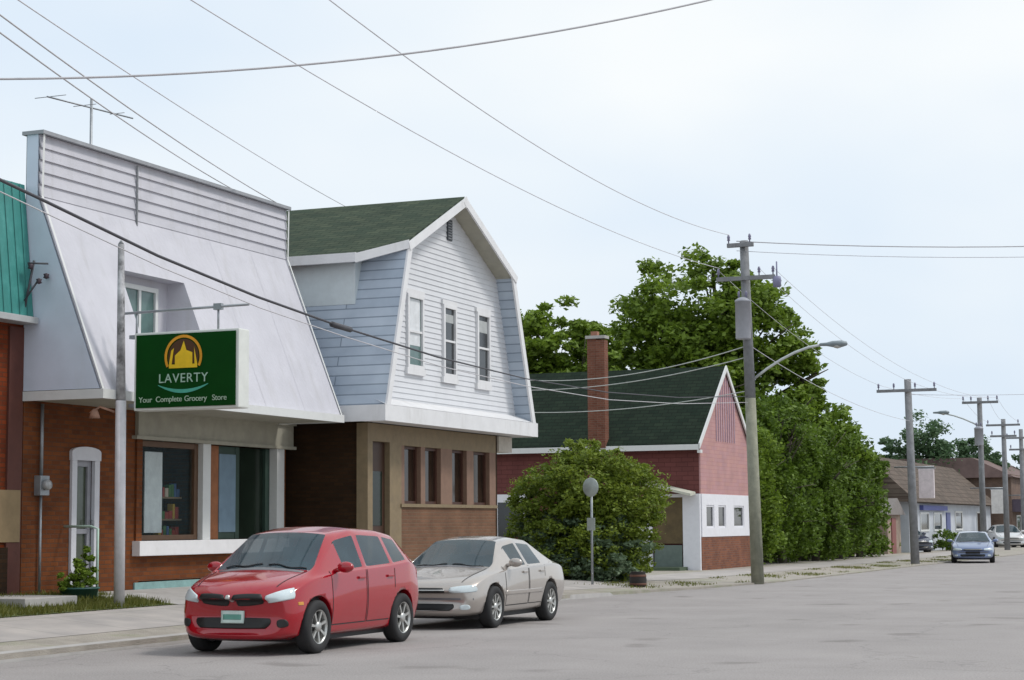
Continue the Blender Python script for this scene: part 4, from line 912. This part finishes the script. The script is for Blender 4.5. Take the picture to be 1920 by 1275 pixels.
def S(y, k, b, zt, w6=0, c=0, win=False): return dict(y=y, k=k, b=b, zt=zt, w6=w6, c=c, win=win)
vibe = dict(ys=.93, paint=RED, L=4.36, W=1.78, wr=.335, wy=(.87, 3.50), belt=1.02, sill=.34, doors=[(1.28, 2.30), (2.34, 3.22)], hoodw=.66, hood0=.28, hood1=.92, rim=CHR, spokes=7, mirror=(1.44, 1.05), wiper=.98, st=[
 S(.03, 'hood', (.26, .62, .70, .46, .66, .66), .70, c=.26), S(.05, 'hood', (.20, .72, .80, .46, .74, .72), .78, c=.26), S(.22, 'hood', (.18, .78, .86, .48, .79, .80), .90, c=.2),
 S(.6, 'hood', (.17, .80, .885, .52, .82, .90), .99, c=.08), S(.90, 'cowl', (.17, .82, .89, .54, .84, .965), 1.055, c=.12), 
 S(1.66, 'cab', (.17, .82, .89, .56, .855, 1.0), 1.53, .64, .05, True), S(2.26, 'cab', (.17, .82, .89, .56, .86, 1.02), 1.60, .655), S(2.36, 'cab', (.17, .82, .89, .56, .86, 1.022), 1.603, .655, win=True),
 S(3.16, 'cab', (.17, .82, .89, .56, .86, 1.05), 1.575, .635), S(3.24, 'cab', (.17, .82, .89, .56, .86, 1.055), 1.57, .63, win=True), S(3.72, 'cab', (.19, .81, .885, .58, .85, 1.09), 1.52, .60, -.03),
 S(3.86, 'cab', (.2, .8, .88, .58, .845, 1.09), 1.50, .585, -.05), S(4.24, 'cowl', (.22, .76, .86, .58, .80, 1.02), 1.06, c=-.12), S(4.33, 'hood', (.24, .70, .83, .58, .76, .86), .92, c=-.16), S(4.35, 'hood', (.3, .6, .74, .55, .68, .72), .76, c=-.18)],
 patches=[('grille', [(-.45, .635), (-.05, .60), (-.05, .765), (-.45, .775)], BLKG, .012, .5, 'front'), ('grille', [(.05, .60), (.45, .635), (.45, .775), (.05, .765)], BLKG, .012, .5, 'front'),
  ('emblem', [(-.028, .66), (.028, .66), (.028, .755), (-.028, .755)], CHR, .03, .8, 'front'),
  ('headlight', [(-.80, .70), (-.50, .645), (-.48, .745), (-.76, .85)], LAMP, .012, .35, 'front'), ('headlight', [(.50, .645), (.80, .70), (.76, .85), (.48, .745)], LAMP, .012, .35, 'front'),
  ('lower_intake', [(-.50, .335), (.50, .335), (.56, .47), (-.56, .47)], BLKG, .010, .3, 'front'),
  ('fog_light', [(-.76, .36), (-.63, .345), (-.61, .45), (-.74, .46)], BLKG, .012, .8, 'front'), ('fog_light', [(.63, .345), (.76, .36), (.74, .46), (.61, .45)], BLKG, .012, .8, 'front'),
  ('license_plate', [(-.16, .40), (.16, .40), (.16, .555), (-.16, .555)], PLATE, .035, 0, 'front'), ('plate_band', [(-.13, .445), (.13, .445), (.13, .51), (-.13, .51)], PLG, .04, 0, 'front'),
  ('cowl_panel', [(-.6, .865), (.6, .865), (.62, .935), (-.62, .935)], GREYP, .006, 0, 'top'), ('side_marker', [(.40, .62), (.50, .62), (.50, .66), (.40, .66)], AMB, .006, 0, 'side+'),
  ('taillight', [(-.82, .92), (-.68, .92), (-.66, 1.2), (-.74, 1.2)], REDL, .01, 0, 'rear'), ('taillight', [(.68, .92), (.82, .92), (.74, 1.2), (.66, 1.2)], REDL, .01, 0, 'rear')])
sedan = dict(ys=.88, wo=(.06, 0), paint=SILV, L=4.95, W=1.84, wr=.325, wy=(1.0, 3.75), belt=.94, sill=.33, doors=[(1.55, 2.62), (2.66, 3.45)], hoodw=.7, hood0=.32, hood1=1.16, rim=CHR, spokes=9, mirror=(1.78, .98), wiper=1.24, st=[
 S(.03, 'hood', (.30, .62, .70, .44, .62, .55), .58, c=.30), S(.05, 'hood', (.22, .74, .84, .44, .76, .60), .66, c=.30), S(.25, 'hood', (.19, .80, .89, .46, .82, .70), .77, c=.22),
 S(.75, 'hood', (.18, .83, .915, .50, .85, .80), .87, c=.08), S(1.2, 'cowl', (.18, .85, .92, .50, .87, .87), .955, c=.14), 
 S(2.02, 'cab', (.18, .85, .92, .52, .885, .90), 1.375, .62, .05, True), S(2.58, 'cab', (.18, .85, .92, .52, .89, .915), 1.425, .63), S(2.67, 'cab', (.18, .85, .92, .52, .89, .92), 1.425, .63, win=True),
 S(3.35, 'cab', (.18, .85, .92, .52, .89, .93), 1.39, .61), S(3.42, 'cab', (.18, .85, .92, .52, .89, .93), 1.38, .605, -.02), S(4.08, 'cowl', (.19, .84, .915, .54, .87, .96), 1.01, c=-.14), 
 S(4.7, 'hood', (.22, .80, .89, .56, .83, .90), .97, c=-.12), S(4.9, 'hood', (.25, .74, .85, .56, .78, .80), .88, c=-.2), S(4.93, 'hood', (.32, .62, .74, .52, .66, .66), .72, c=-.22)],
 patches=[('headlight', [(-.84, .575), (-.46, .555), (-.46, .655), (-.80, .69)], LAMP, .010, .4, 'front'), ('headlight', [(.46, .555), (.84, .575), (.80, .69), (.46, .655)], LAMP, .010, .4, 'front'),
  ('grille', [(-.40, .56), (.40, .56), (.38, .645), (-.38, .645)], BLKG, .010, .3, 'front'), ('grille_bar', [(-.39, .60), (.39, .60), (.39, .615), (-.39, .615)], CHR, .018, 0, 'front'),
  ('lower_intake', [(-.50, .29), (.50, .29), (.54, .40), (-.54, .40)], BLKG, .010, .3, 'front'), ('fog_light', [(-.76, .31), (-.62, .30), (-.61, .38), (-.75, .39)], LAMP, .012, .8, 'front'), ('fog_light', [(.62, .30), (.76, .31), (.75, .39), (.61, .38)], LAMP, .012, .8, 'front'),
  ('bumper_strip', [(-.80, .455), (.80, .455), (.80, .485), (-.80, .485)], GREYP, .008, 0, 'front'), ('body_moulding', [(1.5, .50), (3.3, .50), (3.3, .56), (1.5, .56)], SILV, .012, 0, 'side+'),
  ('cowl_panel', [(-.62, 1.16), (.62, 1.16), (.64, 1.225), (-.64, 1.225)], GREYP, .006, 0, 'top'),
  ('taillight', [(-.80, .72), (-.45, .72), (-.45, .86), (-.78, .86)], REDL, .01, 0, 'rear'), ('taillight', [(.45, .72), (.80, .72), (.78, .86), (.45, .86)], REDL, .01, 0, 'rear')])
car('parked_car', (-12.22, 20.27, 0), R(0), 'shiny red hatchback with grey alloy wheels parked nearest the camera', 'car', vibe)
car('parked_car', (-12.36, 26.15, 0), R(0), 'silver sedan parked right behind the red hatchback', 'car', sedan)
farcar = dict(sedan); farcar['paint'] = PALEB
farcar['patches'] = [p_ for p_ in sedan['patches']]+[('plate_panel', [(-.3, .42), (.3, .42), (.3, .52), (-.3, .52)], BLKG, .012, 0, 'front')]
mc = car('moving_car', (-11.2, 73.5, 0), R(8.4), 'pale blue sedan far down the road beyond the second utility pole', 'car', farcar)
mc.scale = (.9, .9, .86)
dk_ = dict(sedan); dk_['paint'] = paint('dark_blue_paint', (.03, .04, .07))
car('distant_car', (-16.9, 94.5, 0), R(38), 'small dark blue car parked before the white far shop', 'car', dk_)
dk2 = dict(sedan); dk2['paint'] = paint('white_car_paint', (.6, .6, .6))
car('distant_car', (-14.9, 113, 0), R(20), 'small white car parked between the two thin distant poles', 'car', dk2)

# ------------------------------------------------------------------ utility poles
POLEW = mat('grey_pole_wood', (.22, .225, .235), .9, var=.2, scale=5, bump=.4, bscale=25, stain=((.10, .10, .10), 1.6, .6, (3, 3, .25)))
POLEB = mat('pole_lower', (.26, .26, .20), .9, var=.2, scale=5, bump=.4, bscale=25, stain=((.12, .13, .10), 1.6, .6, (3, 3, .25)))
INS = mat('porcelain', (.20, .19, .28), .3)
def insul(mb, p, h=.2, r=.045): mb.lathe([(0, 0), (r*.4, 0), (r*.4, h*.3), (r, h*.35), (r*.7, h*.55), (r, h*.65), (r*.6, h*.95), (0, h)], p, 'Z', 10)
def upole(base, h, label, arms, lean=0, r=(.15, .10), transformer=None, lamp=None, split=None, group='utility poles along the road'):
    x, y, z = base; rt_ = thing('utility_pole', base, label, 'utility pole', group)
    top = (x+lean, y, z+h)
    def at(zz): t = (zz-z)/h; return x+lean*t
    if split:
        W(MB().tube([(x, y, z-.2), (at(split), y, split)], [r[0], lerp(r[0], r[1], (split-z)/h)], 14).build('pole_foot', POLEB), rt_)
        W(MB().tube([(at(split), y, split), top], [lerp(r[0], r[1], (split-z)/h), r[1]], 14).build('pole', POLEW), rt_)
    else: W(MB().tube([(x, y, z-.2), top], [r[0], r[1]], 12).build('pole', POLEW), rt_)
    for (az, x0, x1, pins, ya) in arms:
        cx = at(az); W(MB().box(cx+x0, cx+x1, y-r[1]-.10, y-r[1]+.0, az-.055, az+.055).build('crossarm', POLEW, bevel=.006), rt_)
        for px_ in pins:
            q = MB(); insul(q, (cx+px_, y-r[1]-.05, az+.055), .24 if len(pins) < 5 else .17); W(q.build('insulator', INS), rt_)
    if transformer:
        z0, z1, rr_ = transformer; cx = at((z0+z1)/2); yy = y-r[1]-rr_-.03; xx = cx-.02
        q = MB().lathe([(0, z0), (rr_*.93, z0), (rr_, z0+.03), (rr_, z1-.06), (rr_*1.05, z1-.06), (rr_*1.05, z1-.02), (rr_*.5, z1+.06), (0, z1+.07)], (xx, yy, 0), 'Z', 20)
        t_ = W(q.build('transformer', mat('transformer_grey', (.36, .37, .41), .5, var=.08)), rt_)
        q = MB(); insul(q, (xx-.1, yy, z1+.02), .22, .04); insul(q, (xx+.1, yy, z1+.02), .22, .04); p_ = q.build('bushing', INS); p_.parent = t_
        W(MB().box(cx-.04, cx+.04, yy+rr_-.02, y-r[1]+.03, z0+.15, z0+.25).box(cx-.04, cx+.04, yy+rr_-.02, y-r[1]+.03, z1-.25, z1-.15).build('bracket', METAL), rt_)
    if lamp:
        z0, reach, rise = lamp; cx = at(z0); pts_ = [(cx+.1, y, z0)]+[(cx+.1+reach*t, y, z0+rise*(1-(1-t)**1.7)) for t in (.2, .4, .6, .8, 1)]
        W(MB().tube(pts_, .035, 8).build('lamp_arm', mat('lamp_arm_metal', (.55, .58, .58), .4, metal=.4)), rt_)
        e_ = Vector(pts_[-1]); lm_ = MB(); lm_.lathe([(0, -.1), (.07, -.08), (.09, .1), (.15, .25), (.16, .5), (.10, .62), (0, .65)], (0, 0, 0), 'X', 14)
        lm_.v = [(a+e_.x, b_+e_.y, c*.55+e_.z) for a, b_, c in lm_.v]
        lo_ = W(lm_.build('lamp_head', mat('lamp_grey', (.22, .26, .28), .5)), rt_)
        q = MB().lathe([(0, -.08), (.1, -.05), (.13, 0), (0, 0)], (e_.x+.38, e_.y, e_.z-.045), 'Z', 14); p_ = q.build('lens', glassmat('lamp_glass', (.4, .4, .38), .1, .5)); p_.parent = lo_
    return rt_
P2 = (-12.92, 48.2, .03)
upole(P2, 9.1, 'tall leaning utility pole with transformer and street lamp before the pink house', [(9.0, -.42, .3, (-.38, .2), 0), (8.1, -.75, .85, (-.7, .42, .8), 0)], lean=-.2, transformer=(6.45, 7.5, .2), lamp=(5.4, 1.9, .85), split=4.9, r=(.17, .115))
q = MB(); q.lathe([(0, 0), (.1, .02), (.12, .2), (.1, .3), (0, .32)], (-12.2, 48.05, 7.8), 'Z', 14); q.tube([(-12.2, 48.05, 8.1), (-12.2, 48.05, 8.5)], .02, 6)
tag(q.build('cutout_fuse', mat('fuse_purple', (.22, .22, .34), .5)), 'small purplish can hanging under the crossarm of the tall leaning pole', 'fuse can')
upole((-12.95, 71.0, .03), 6.95, 'utility pole with wide single crossarm just left of the pale blue car', [(6.55, -1.15, 1.1, (-1.08, -.5, .3, 1.02), 0)], lean=-.1, r=(.17, .13), transformer=None)
upole((-12.6, 86, .03), 7.15, 'utility pole with short street lamp rising behind the pale blue car', [(6.95, -.75, .85, (-.7, -.35, .4, .8), 0)], r=(.15, .11), transformer=(5.0, 5.8, .2), lamp=(5.8, -2.1, .75))
upole((-14.0, 104, .03), 7.1, 'thin distant utility pole, second from the right edge', [(6.8, -.9, .9, (-.8, .8), 0), (6.2, -.7, .7, (-.6, .6), 0)], r=(.16, .12))
upole((-14.6, 116, .03), 7.1, 'thin distant utility pole nearest the right edge', [(6.6, -.9, .9, (-.8, .8), 0), (5.9, -.7, .7, (-.6, .6), 0)], r=(.16, .12))

def wire(p0, p1, sag, r, m, label, n=24, group=None, name='overhead_wire'):
    P_ = [Vector(p0).lerp(Vector(p1), t/n)-Vector((0, 0, sag*4*(t/n)*(1-t/n))) for t in range(n+1)]
    o_ = MB().tube(P_, r, 6).build(name, m); tag(o_, label, 'wire', group); return o_
# drop wire crossing the top of the picture
wire((-14.13, 17.52, 6.87), (-6.49, 24.79, 9.01), .33, .014, WIREG, 'thick pale cable sweeping across the top of the sky above the false front')
# main lines along the road to pole 2
wire((-11.25, 20.71, 8.48), (-13.5, 48.05, 9.3), .5, .009, WIREP, 'high thin wire running from top centre to the tip of the leaning pole')
wire((-11.82, 18.37, 7.89), (-13.75, 48.05, 8.4), .42, .008, WIREP, 'faint wire slanting from the top left third down to the leaning pole crossarm')
wire((-12.65, 15.92, 7.2), (-20.4, 36.48, 8.67), .12, .010, WIREG, 'upper of two dark parallel wires dropping behind the green gambrel roof')
wire((-12.66, 15.94, 7.01), (-21.38, 36.04, 9.03), .1, .010, WIREG, 'lower of two dark parallel wires dropping behind the white false front')
wire((-12.39, 16.02, 7.29), (-20.85, 40.58, 9.29), .1, .008, WIREP, 'faintest thin wire ending at the green roof ridge')
tel = [(-13.1, 15.4, 5.66), (-13.1, 17.5, 5.38), (-13.1, 20, 5.03), (-13.1, 22.5, 4.78), (-13.1, 25, 4.6), (-13.1, 28.5, 4.42), (-13.1, 32.4, 4.33), (-13.1, 37, 4.36), (-13.1, 42, 4.55), (-13.08, 48.2, 4.95)]
tag(MB().tube(tel, [.019]*4+[.016]*2+[.011]*4, 6).build('telephone_cable', WIREM), 'heavy dark cable sagging across the white false front below the coping', 'cable')
tag(MB().tube([(-13.1+.05, p_[1], p_[2]+(.04 if i % 2 else .05)-.2) for i, p_ in enumerate(tel)], .008, 5).build('telephone_cable', WIREG), 'thin pale cable hanging just below the heavy dark one', 'cable')
tag(MB().tube([(-13.1, 24.7, 4.61), (-13.1, 25.3, 4.585)], [.045, .045], 8).build('splice_case', WIREM), 'small dark splice case on the cable beside the shingled gable side', 'splice')
wire((-13.3, 48.1, 9.12), (14, 49, 9.6), .9, .014, WIREG, 'upper wire leaving the leaning pole top across the right hand sky')
wire((-13.3, 48.1, 8.86), (14, 49, 9.3), .9, .009, WIREP, 'lower faint wire leaving the leaning pole top to the right')
for i, (dx, zz) in enumerate([(-.7, 8.35), (.42, 8.35), (.8, 8.35)]):
    wire((-13.1+dx, 48.05, zz), (-13.05+[-1.08, .3, 1.02][i], 70.9, 6.8), .35, .006, WIREP, ['left', 'middle', 'right'][i]+' of the three wires between the leaning pole and the wide crossarm pole', group='wires between leaning pole and wide crossarm pole')
for i, dx in enumerate((-1.08, .3, 1.02)):
    wire((-13.05+dx, 70.9, 6.8), (-12.6+(-.7, .4, .8)[i], 85.9, 7.15), .15, .007, WIREP, ['left', 'middle', 'right'][i]+' of three far wires between wide crossarm pole and lamp pole behind it', group='far wires')
    wire((-12.6+(-.7, .4, .8)[i], 85.9, 7.15), (-14+(-.8, .0, .8)[i], 103.9, 7.0), .2, .007, WIREP, ['left', 'middle', 'right'][i]+' of the three most distant wires at the right edge', group='most distant wires')
wire((-12.95, 71.0, 6.4), (13, 71, 8.6), .9, .010, WIREP, 'pale wire crossing the right hand sky above the wide crossarm pole')
wire((-13.0, 48.2, 6.3), (-13.0, 71, 5.4), .3, .008, WIREP, 'mid height pale wire between the leaning pole and the wide crossarm pole')
for i, (z0, z1, xa) in enumerate([(6.0, 6.3, -24.5), (5.75, 6.0, -26), (5.2, 5.1, -27)]):
    wire((-13.1, 48.2, z1), (xa, 57.4, z0+.55), .45, .013, mat('pale_drop', (.5, .52, .5), .5), ['uppermost', 'middle', 'lowest'][i]+' pale service wire in front of the dark green pink house roof', group='service wires to the pink house')

# ------------------------------------------------------------------ sign and barrel near the bush
ss = thing('parking_sign', (-15.4, 42.3, .1), 'small round faced road sign on a thin post in front of the bush', 'road sign')
W(MB().tube([(-15.4, 42.3, 0), (-15.4, 42.3, 2.62)], .03, 8).build('post', METAL), ss)
q = MB().lathe([(0, -.012), (.19, -.012), (.2, 0), (.19, .012), (0, .012)], (0, 0, 0), 'Y', 24)
q.v = [(a-15.4, b_+42.25, c*1.15+2.48) for a, b_, c in q.v]
W(q.build('sign_disc', mat('sign_back', (.36, .40, .38), .5, metal=.3, var=.15)), ss)
W(MB().box(-15.5, -15.3, 42.24, 42.26, 1.45, 1.75).build('plate', mat('sign_back', (.36, .40, .38), .5)), ss)
bl = thing('barrel_planter', (-14.42, 42.8, .03), 'dark barrel shaped bin standing at the road edge by the bush', 'barrel')
W(MB().lathe([(0, 0), (.15, 0), (.2, .12), (.21, .22), (.18, .4), (.19, .42), (.16, .42), (.15, .34), (0, .34)], (-14.42, 42.8, .04), 'Z', 20).build('barrel', mat('dark_barrel', (.025, .02, .018), .7, var=.3)), bl)
W(MB().lathe([(.203, .10), (.209, .11), (.209, .14), (.203, .15)], (-14.42, 42.8, .04), 'Z', 20).lathe([(.2, .3), (.203, .31), (.2, .34), (.19, .35)], (-14.42, 42.8, .04), 'Z', 20).build('hoop', mat('rusty_hoop', (.12, .05, .03), .7)), bl)

# ------------------------------------------------------------------ trees
bsh = tree((-16.9, 46.0, .15), [(-16.7, 45.6, 2.55, 1.25, 1.4, 1.15), (-17.6, 45.4, 2.1, 1.1, 1.2, 1.0), (-15.8, 46.0, 2.2, 1.0, 1.3, .95), (-16.8, 45.3, 1.1, 1.3, 1.4, 1.0), (-15.9, 45.6, 1.0, 1.0, 1.2, .9), (-16.9, 45.8, 3.35, .6, .7, .5), (-18.1, 45.6, 1.3, .8, .9, .7), (-18.4, 45.3, 2.2, .45, .5, .4), (-15.1, 45.6, 1.9, .4, .5, .4), (-16.0, 45.2, 3.2, .4, .5, .4)], 60000, .05, 11, LF_C,
     'broad olive green bush on the sidewalk between the gambrel building and pink house', 'bush', 'bush', tr=.09, shell=.45, trunks=[(0, 0), (.25, -.1), (-.3, .1)])
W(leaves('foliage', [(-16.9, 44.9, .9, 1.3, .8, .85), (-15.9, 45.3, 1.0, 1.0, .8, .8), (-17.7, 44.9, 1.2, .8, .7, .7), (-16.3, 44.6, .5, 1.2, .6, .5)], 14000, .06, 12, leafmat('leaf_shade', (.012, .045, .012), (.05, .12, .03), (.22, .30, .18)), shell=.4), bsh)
tree((-24, 82, .1), [(-23.5, 78, 10.2, 3.2, 3, 3.1), (-25.8, 79, 9.0, 2.8, 2.6, 2.6), (-21.3, 79, 9.4, 2.4, 2.6, 2.6), (-26.5, 78, 6.5, 2.6, 2.6, 2.2), (-23.5, 77.5, 6.8, 3.2, 3, 2.6), (-20.2, 79, 7.6, 2.2, 2.4, 2.2), (-19.2, 79, 5.4, 2.2, 2.4, 2.2), (-18.6, 80, 8.1, .9, .9, .9), (-21.0, 80, 4.5, 3, 2.6, 2.2), (-25.4, 78, 11.3, 1.0, 1.0, .8), (-22.6, 78, 12.6, 1.1, 1.1, .9), (-18.0, 78, 4.2, 1.8, 1.8, 2.0), (-20.5, 77, 3.0, 2.4, 2, 2.4)], 95000, .13, 21, LF_A,
     'tallest tree rising in the centre above the pink house roof', tr=.42, shell=.5)
tree((-29, 76, .1), [(-28.8, 74, 9.3, 2.0, 2, 1.9), (-30.8, 74, 8.6, 2.2, 2, 2.0), (-26.9, 74, 8.6, 1.3, 1.5, 1.4), (-29, 74, 6.2, 3.2, 2.4, 2.4), (-26, 75, 5.6, 2, 2, 2)], 42000, .13, 23, LF_A,
     'mid green tree just right of the gambrel roof behind the pink house chimney', tr=.3)
hd = [((-18.6, 67.0), 1.4, 5.2), ((-18.2, 70.2), 1.7, 6.3), ((-18.0, 74.5), 1.7, 5.6), ((-17.9, 78.5), 1.7, 5.9), ((-17.9, 82.5), 1.5, 5.0)]
labs = ['bright green bushy tree directly right of the leaning utility pole', 'second dark bushy tree of the roadside row beyond the pink house', 'middle dark tree of the roadside row with hanging lower leaves', 'rounded dark tree fourth in the roadside row', 'last dark green tree of the row beside the wide crossarm pole']
for i, ((x, y), r_, h_) in enumerate(hd):
    lobes = [(x, y, h_-r_*.9, r_, r_*1.2, r_), (x-.7, y+.5, h_*.52, r_*1.1, r_*1.2, r_*.9), (x+.4, y-.6, h_*.45, r_*.9, r_*1.0, r_*.8), (x+.2, y, h_*.24, r_*1.0, r_*1.2, r_*.7), (x+.5, y+.8, h_-r_*1.3, r_*.7, r_*.7, r_*.7)]
    hr = random.Random(200+i)
    for q in range(9): lobes.append((x+hr.uniform(-1.0, 1.2)*r_, y+hr.uniform(-1.2, 1.2)*r_, hr.uniform(.2, .98)*h_, r_*hr.uniform(.25, .45), r_*.4, r_*hr.uniform(.25, .45)))
    tree((x, y, .05), lobes, 26000, .085, 40+i, LF_A if i in (0,) else LF_B, labs[i], group='roadside row of bushy trees', tr=.16, shell=.45, trunks=[(0, 0), (.5, -.4), (-.4, .6)], droop=.5, zmin=.1)
tree((-22, 90, .05), [(-21.6, 92, 6.2, 1.6, 1.8, 1.3), (-22.6, 92, 4.6, 2.4, 2, 2.0), (-20.4, 92, 4.4, 1.8, 2, 1.8)], 9000, .16, 51, LF_B, 'pointed dark tree top showing above the roadside row', tr=.25, cs=1.5)
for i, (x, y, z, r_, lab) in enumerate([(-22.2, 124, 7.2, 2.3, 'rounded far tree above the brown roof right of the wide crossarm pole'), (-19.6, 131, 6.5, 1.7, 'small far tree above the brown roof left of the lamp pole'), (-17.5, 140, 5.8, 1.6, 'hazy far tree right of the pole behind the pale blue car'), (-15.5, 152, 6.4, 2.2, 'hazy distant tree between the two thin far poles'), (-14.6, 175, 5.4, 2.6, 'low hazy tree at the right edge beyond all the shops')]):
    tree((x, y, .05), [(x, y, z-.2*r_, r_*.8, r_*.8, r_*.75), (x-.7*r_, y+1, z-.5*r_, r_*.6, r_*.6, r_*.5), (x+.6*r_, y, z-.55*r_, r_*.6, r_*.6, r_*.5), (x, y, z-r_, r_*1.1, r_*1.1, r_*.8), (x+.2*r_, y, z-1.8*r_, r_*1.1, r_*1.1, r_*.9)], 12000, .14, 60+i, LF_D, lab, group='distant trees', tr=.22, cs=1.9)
tree((-30, 112, .05), [(-34, 112, 4, 6, 5, 3.2), (-26, 114, 3.4, 5, 4, 2.6)], 9000, .3, 71, LF_B, 'low dark trees filling the gap behind the roadside row', tr=.3)

# ------------------------------------------------------------------ far buildings
FWHT = mat('far_white_wall', (.50, .53, .58), .7, var=.1, scale=1.2, stain=((.3, .3, .3), 1, .4)); BRROOF = brickmat('far_brown_shingle', (.15, .12, .10), (.11, .09, .075), (.08, .06, .05), .6, .25, .02, 'YZ', .4, .95, .4)
fb = thing('white_building', (-17.5, 106, 0), 'low white shop with long brown shingled roof far along the street', 'building')
W(MB().box(-30, -17.4, 94, 122, 0, 2.75).build('wall', FWHT), fb)
q = MB(); q.add([(-16.9, 93.5, 2.6), (-16.9, 122.5, 2.6), (-19.6, 121.5, 5.0), (-19.6, 94.5, 5.0)], [(0, 1, 2, 3)]); q.add([(-16.9, 93.5, 2.6), (-19.6, 94.5, 5.0), (-30, 94.5, 5.0), (-30, 93.5, 2.6)], [(0, 1, 2, 3)]); q.add([(-19.6, 94.5, 5.0), (-19.6, 121.5, 5.0), (-30, 121.5, 5.0), (-30, 94.5, 5.0)], [(0, 1, 2, 3)]); q.add([(-16.9, 93.5, 2.6), (-16.9, 122.5, 2.6), (-17.4, 122.5, 2.55), (-17.4, 93.5, 2.55)], [(0, 1, 2, 3)])
W(q.build('roof', BRROOF), fb)
for (a, b_, c, d_) in [(97, 99.5, 1.1, 2.1), (101, 103.5, 1.1, 2.1), (108, 110.5, 1.1, 2.2), (116, 119, .9, 2.2)]: window_x(fb, -17.4, a, b_, c, d_, TRIM, GL_D, .1)
W(MB().box(-17.42, -17.34, 105, 106.2, 0, 2.1).build('door', mat('blue_door', (.08, .10, .25), .5)), fb)
W(MB().box(-17.4, -17.2, 97, 104.5, 2.2, 2.45).build('awning_board', mat('blue_board', (.10, .12, .35), .6)), fb)
def hang_sign(loc, wx, h, col, label, group='white hanging signs of the far shops'):
    x, y, z = loc; r_ = thing('hanging_sign', loc, label, 'sign', group)
    W(MB().box(x-wx/2, x+wx/2, y-.1, y+.1, z, z+h).build('panel', mat('far_sign_%d' % int(col[0]*100), col, .5), bevel=.02), r_)
    W(MB().box(x-wx/2-.06, x+wx/2+.06, y-.07, y+.07, z+h+.0, z+h+.06).tube([(x-wx/2-1.2, y, z+h+.1), (x+wx/2, y, z+h+.1)], .04, 6).build('bracket', METAL), r_)
hang_sign((-16.3, 93, 2.75), .75, 1.45, (.70, .62, .64), 'white upright sign hung before the brown roof, nearest of the far signs')
hang_sign((-15.6, 112.5, 2.05), .75, 1.4, (.68, .66, .64), 'white upright sign left of the brown far building')
hang_sign((-15.0, 123, 1.95), .55, 1.2, (.66, .64, .66), 'small white upright sign nearest the right edge')
rb = thing('brown_building', (-16, 132, 0), 'brown and red two storey far building at the right edge', 'building')
W(MB().box(-28, -16.2, 123, 142, 0, 4.6).build('wall', brickmat('far_brown_brick', (.20, .13, .10), (.16, .11, .09), (.2, .16, .13), axes='WALL')), rb)
q = MB(); q.add([(-15.9, 122.6, 4.4), (-15.9, 142.4, 4.4), (-18.6, 142, 5.7), (-18.6, 123, 5.7)], [(0, 1, 2, 3)]); q.add([(-15.9, 122.6, 4.4), (-18.6, 123, 5.7), (-28, 123, 5.7), (-28, 122.6, 4.4)], [(0, 1, 2, 3)])
W(q.build('roof', mat('far_red_roof', (.15, .10, .09), .9, var=.3, scale=1)), rb)
W(MB().box(-16.2, -15.3, 123.2, 141, 2.2, 3.0).build('awning', mat('dark_purple_awning', (.10, .08, .11), .8)), rb)
for (a, b_) in [(125, 127), (129, 131), (134, 136.5)]: window_x(rb, -16.2, a, b_, .8, 2.0, TRIM, GL_D, .1)
fb2 = thing('grey_building', (-15, 156, 0), 'pale grey low building furthest down the street', 'building')
W(MB().box(-27, -15.2, 148, 172, 0, 3.4).build('wall', mat('far_grey_wall', (.42, .42, .44), .8, var=.1)), fb2)
W(MB().box(-27.2, -14.9, 147.8, 172.2, 3.4, 3.7).build('roof', mat('far_roof_dark', (.16, .14, .13), .9)), fb2)
for (a, b_) in [(150, 153), (157, 160)]: window_x(fb2, -15.2, a, b_, .8, 2.1, TRIM, GL_D, .1)
sh = thing('weathered_shed', (-18.5, 90, 0), 'small tan weathered shed beyond the roadside trees', 'shed')
W(MB().box(-21.5, -17.6, 89.5, 92.8, 0, 2.0).build('wall', mat('shed_wall', (.30, .23, .18), .85, var=.35, scale=1.5)), sh)
W(MB().prismX([(89.2, 1.95), (93.1, 1.95), (91.15, 2.75)], -21.8, -17.4).build('roof', mat('shed_roof', (.22, .20, .19), .9)), sh)
W(MB().box(-17.6, -17.55, 90.4, 91.4, 0, 1.8).build('door', mat('shed_door', (.22, .08, .07), .7)), sh)
for i, (x, y, r_) in enumerate([(-18.4, 92.9, .6), (-16.7, 100.6, .7)]):
    tree((x, y, .0), [(x, y, .6, r_, r_, r_*.8), (x+.3, y-.3, .5, r_*.7, r_*.7, r_*.7)], 1500, .08, 80+i, LF_B, ['low green shrub by the corner of the weathered shed', 'green shrub in front of the far white shop window'][i], 'shrub', 'shrub', group='shrubs before the white shop', tr=.05, cs=1.8)
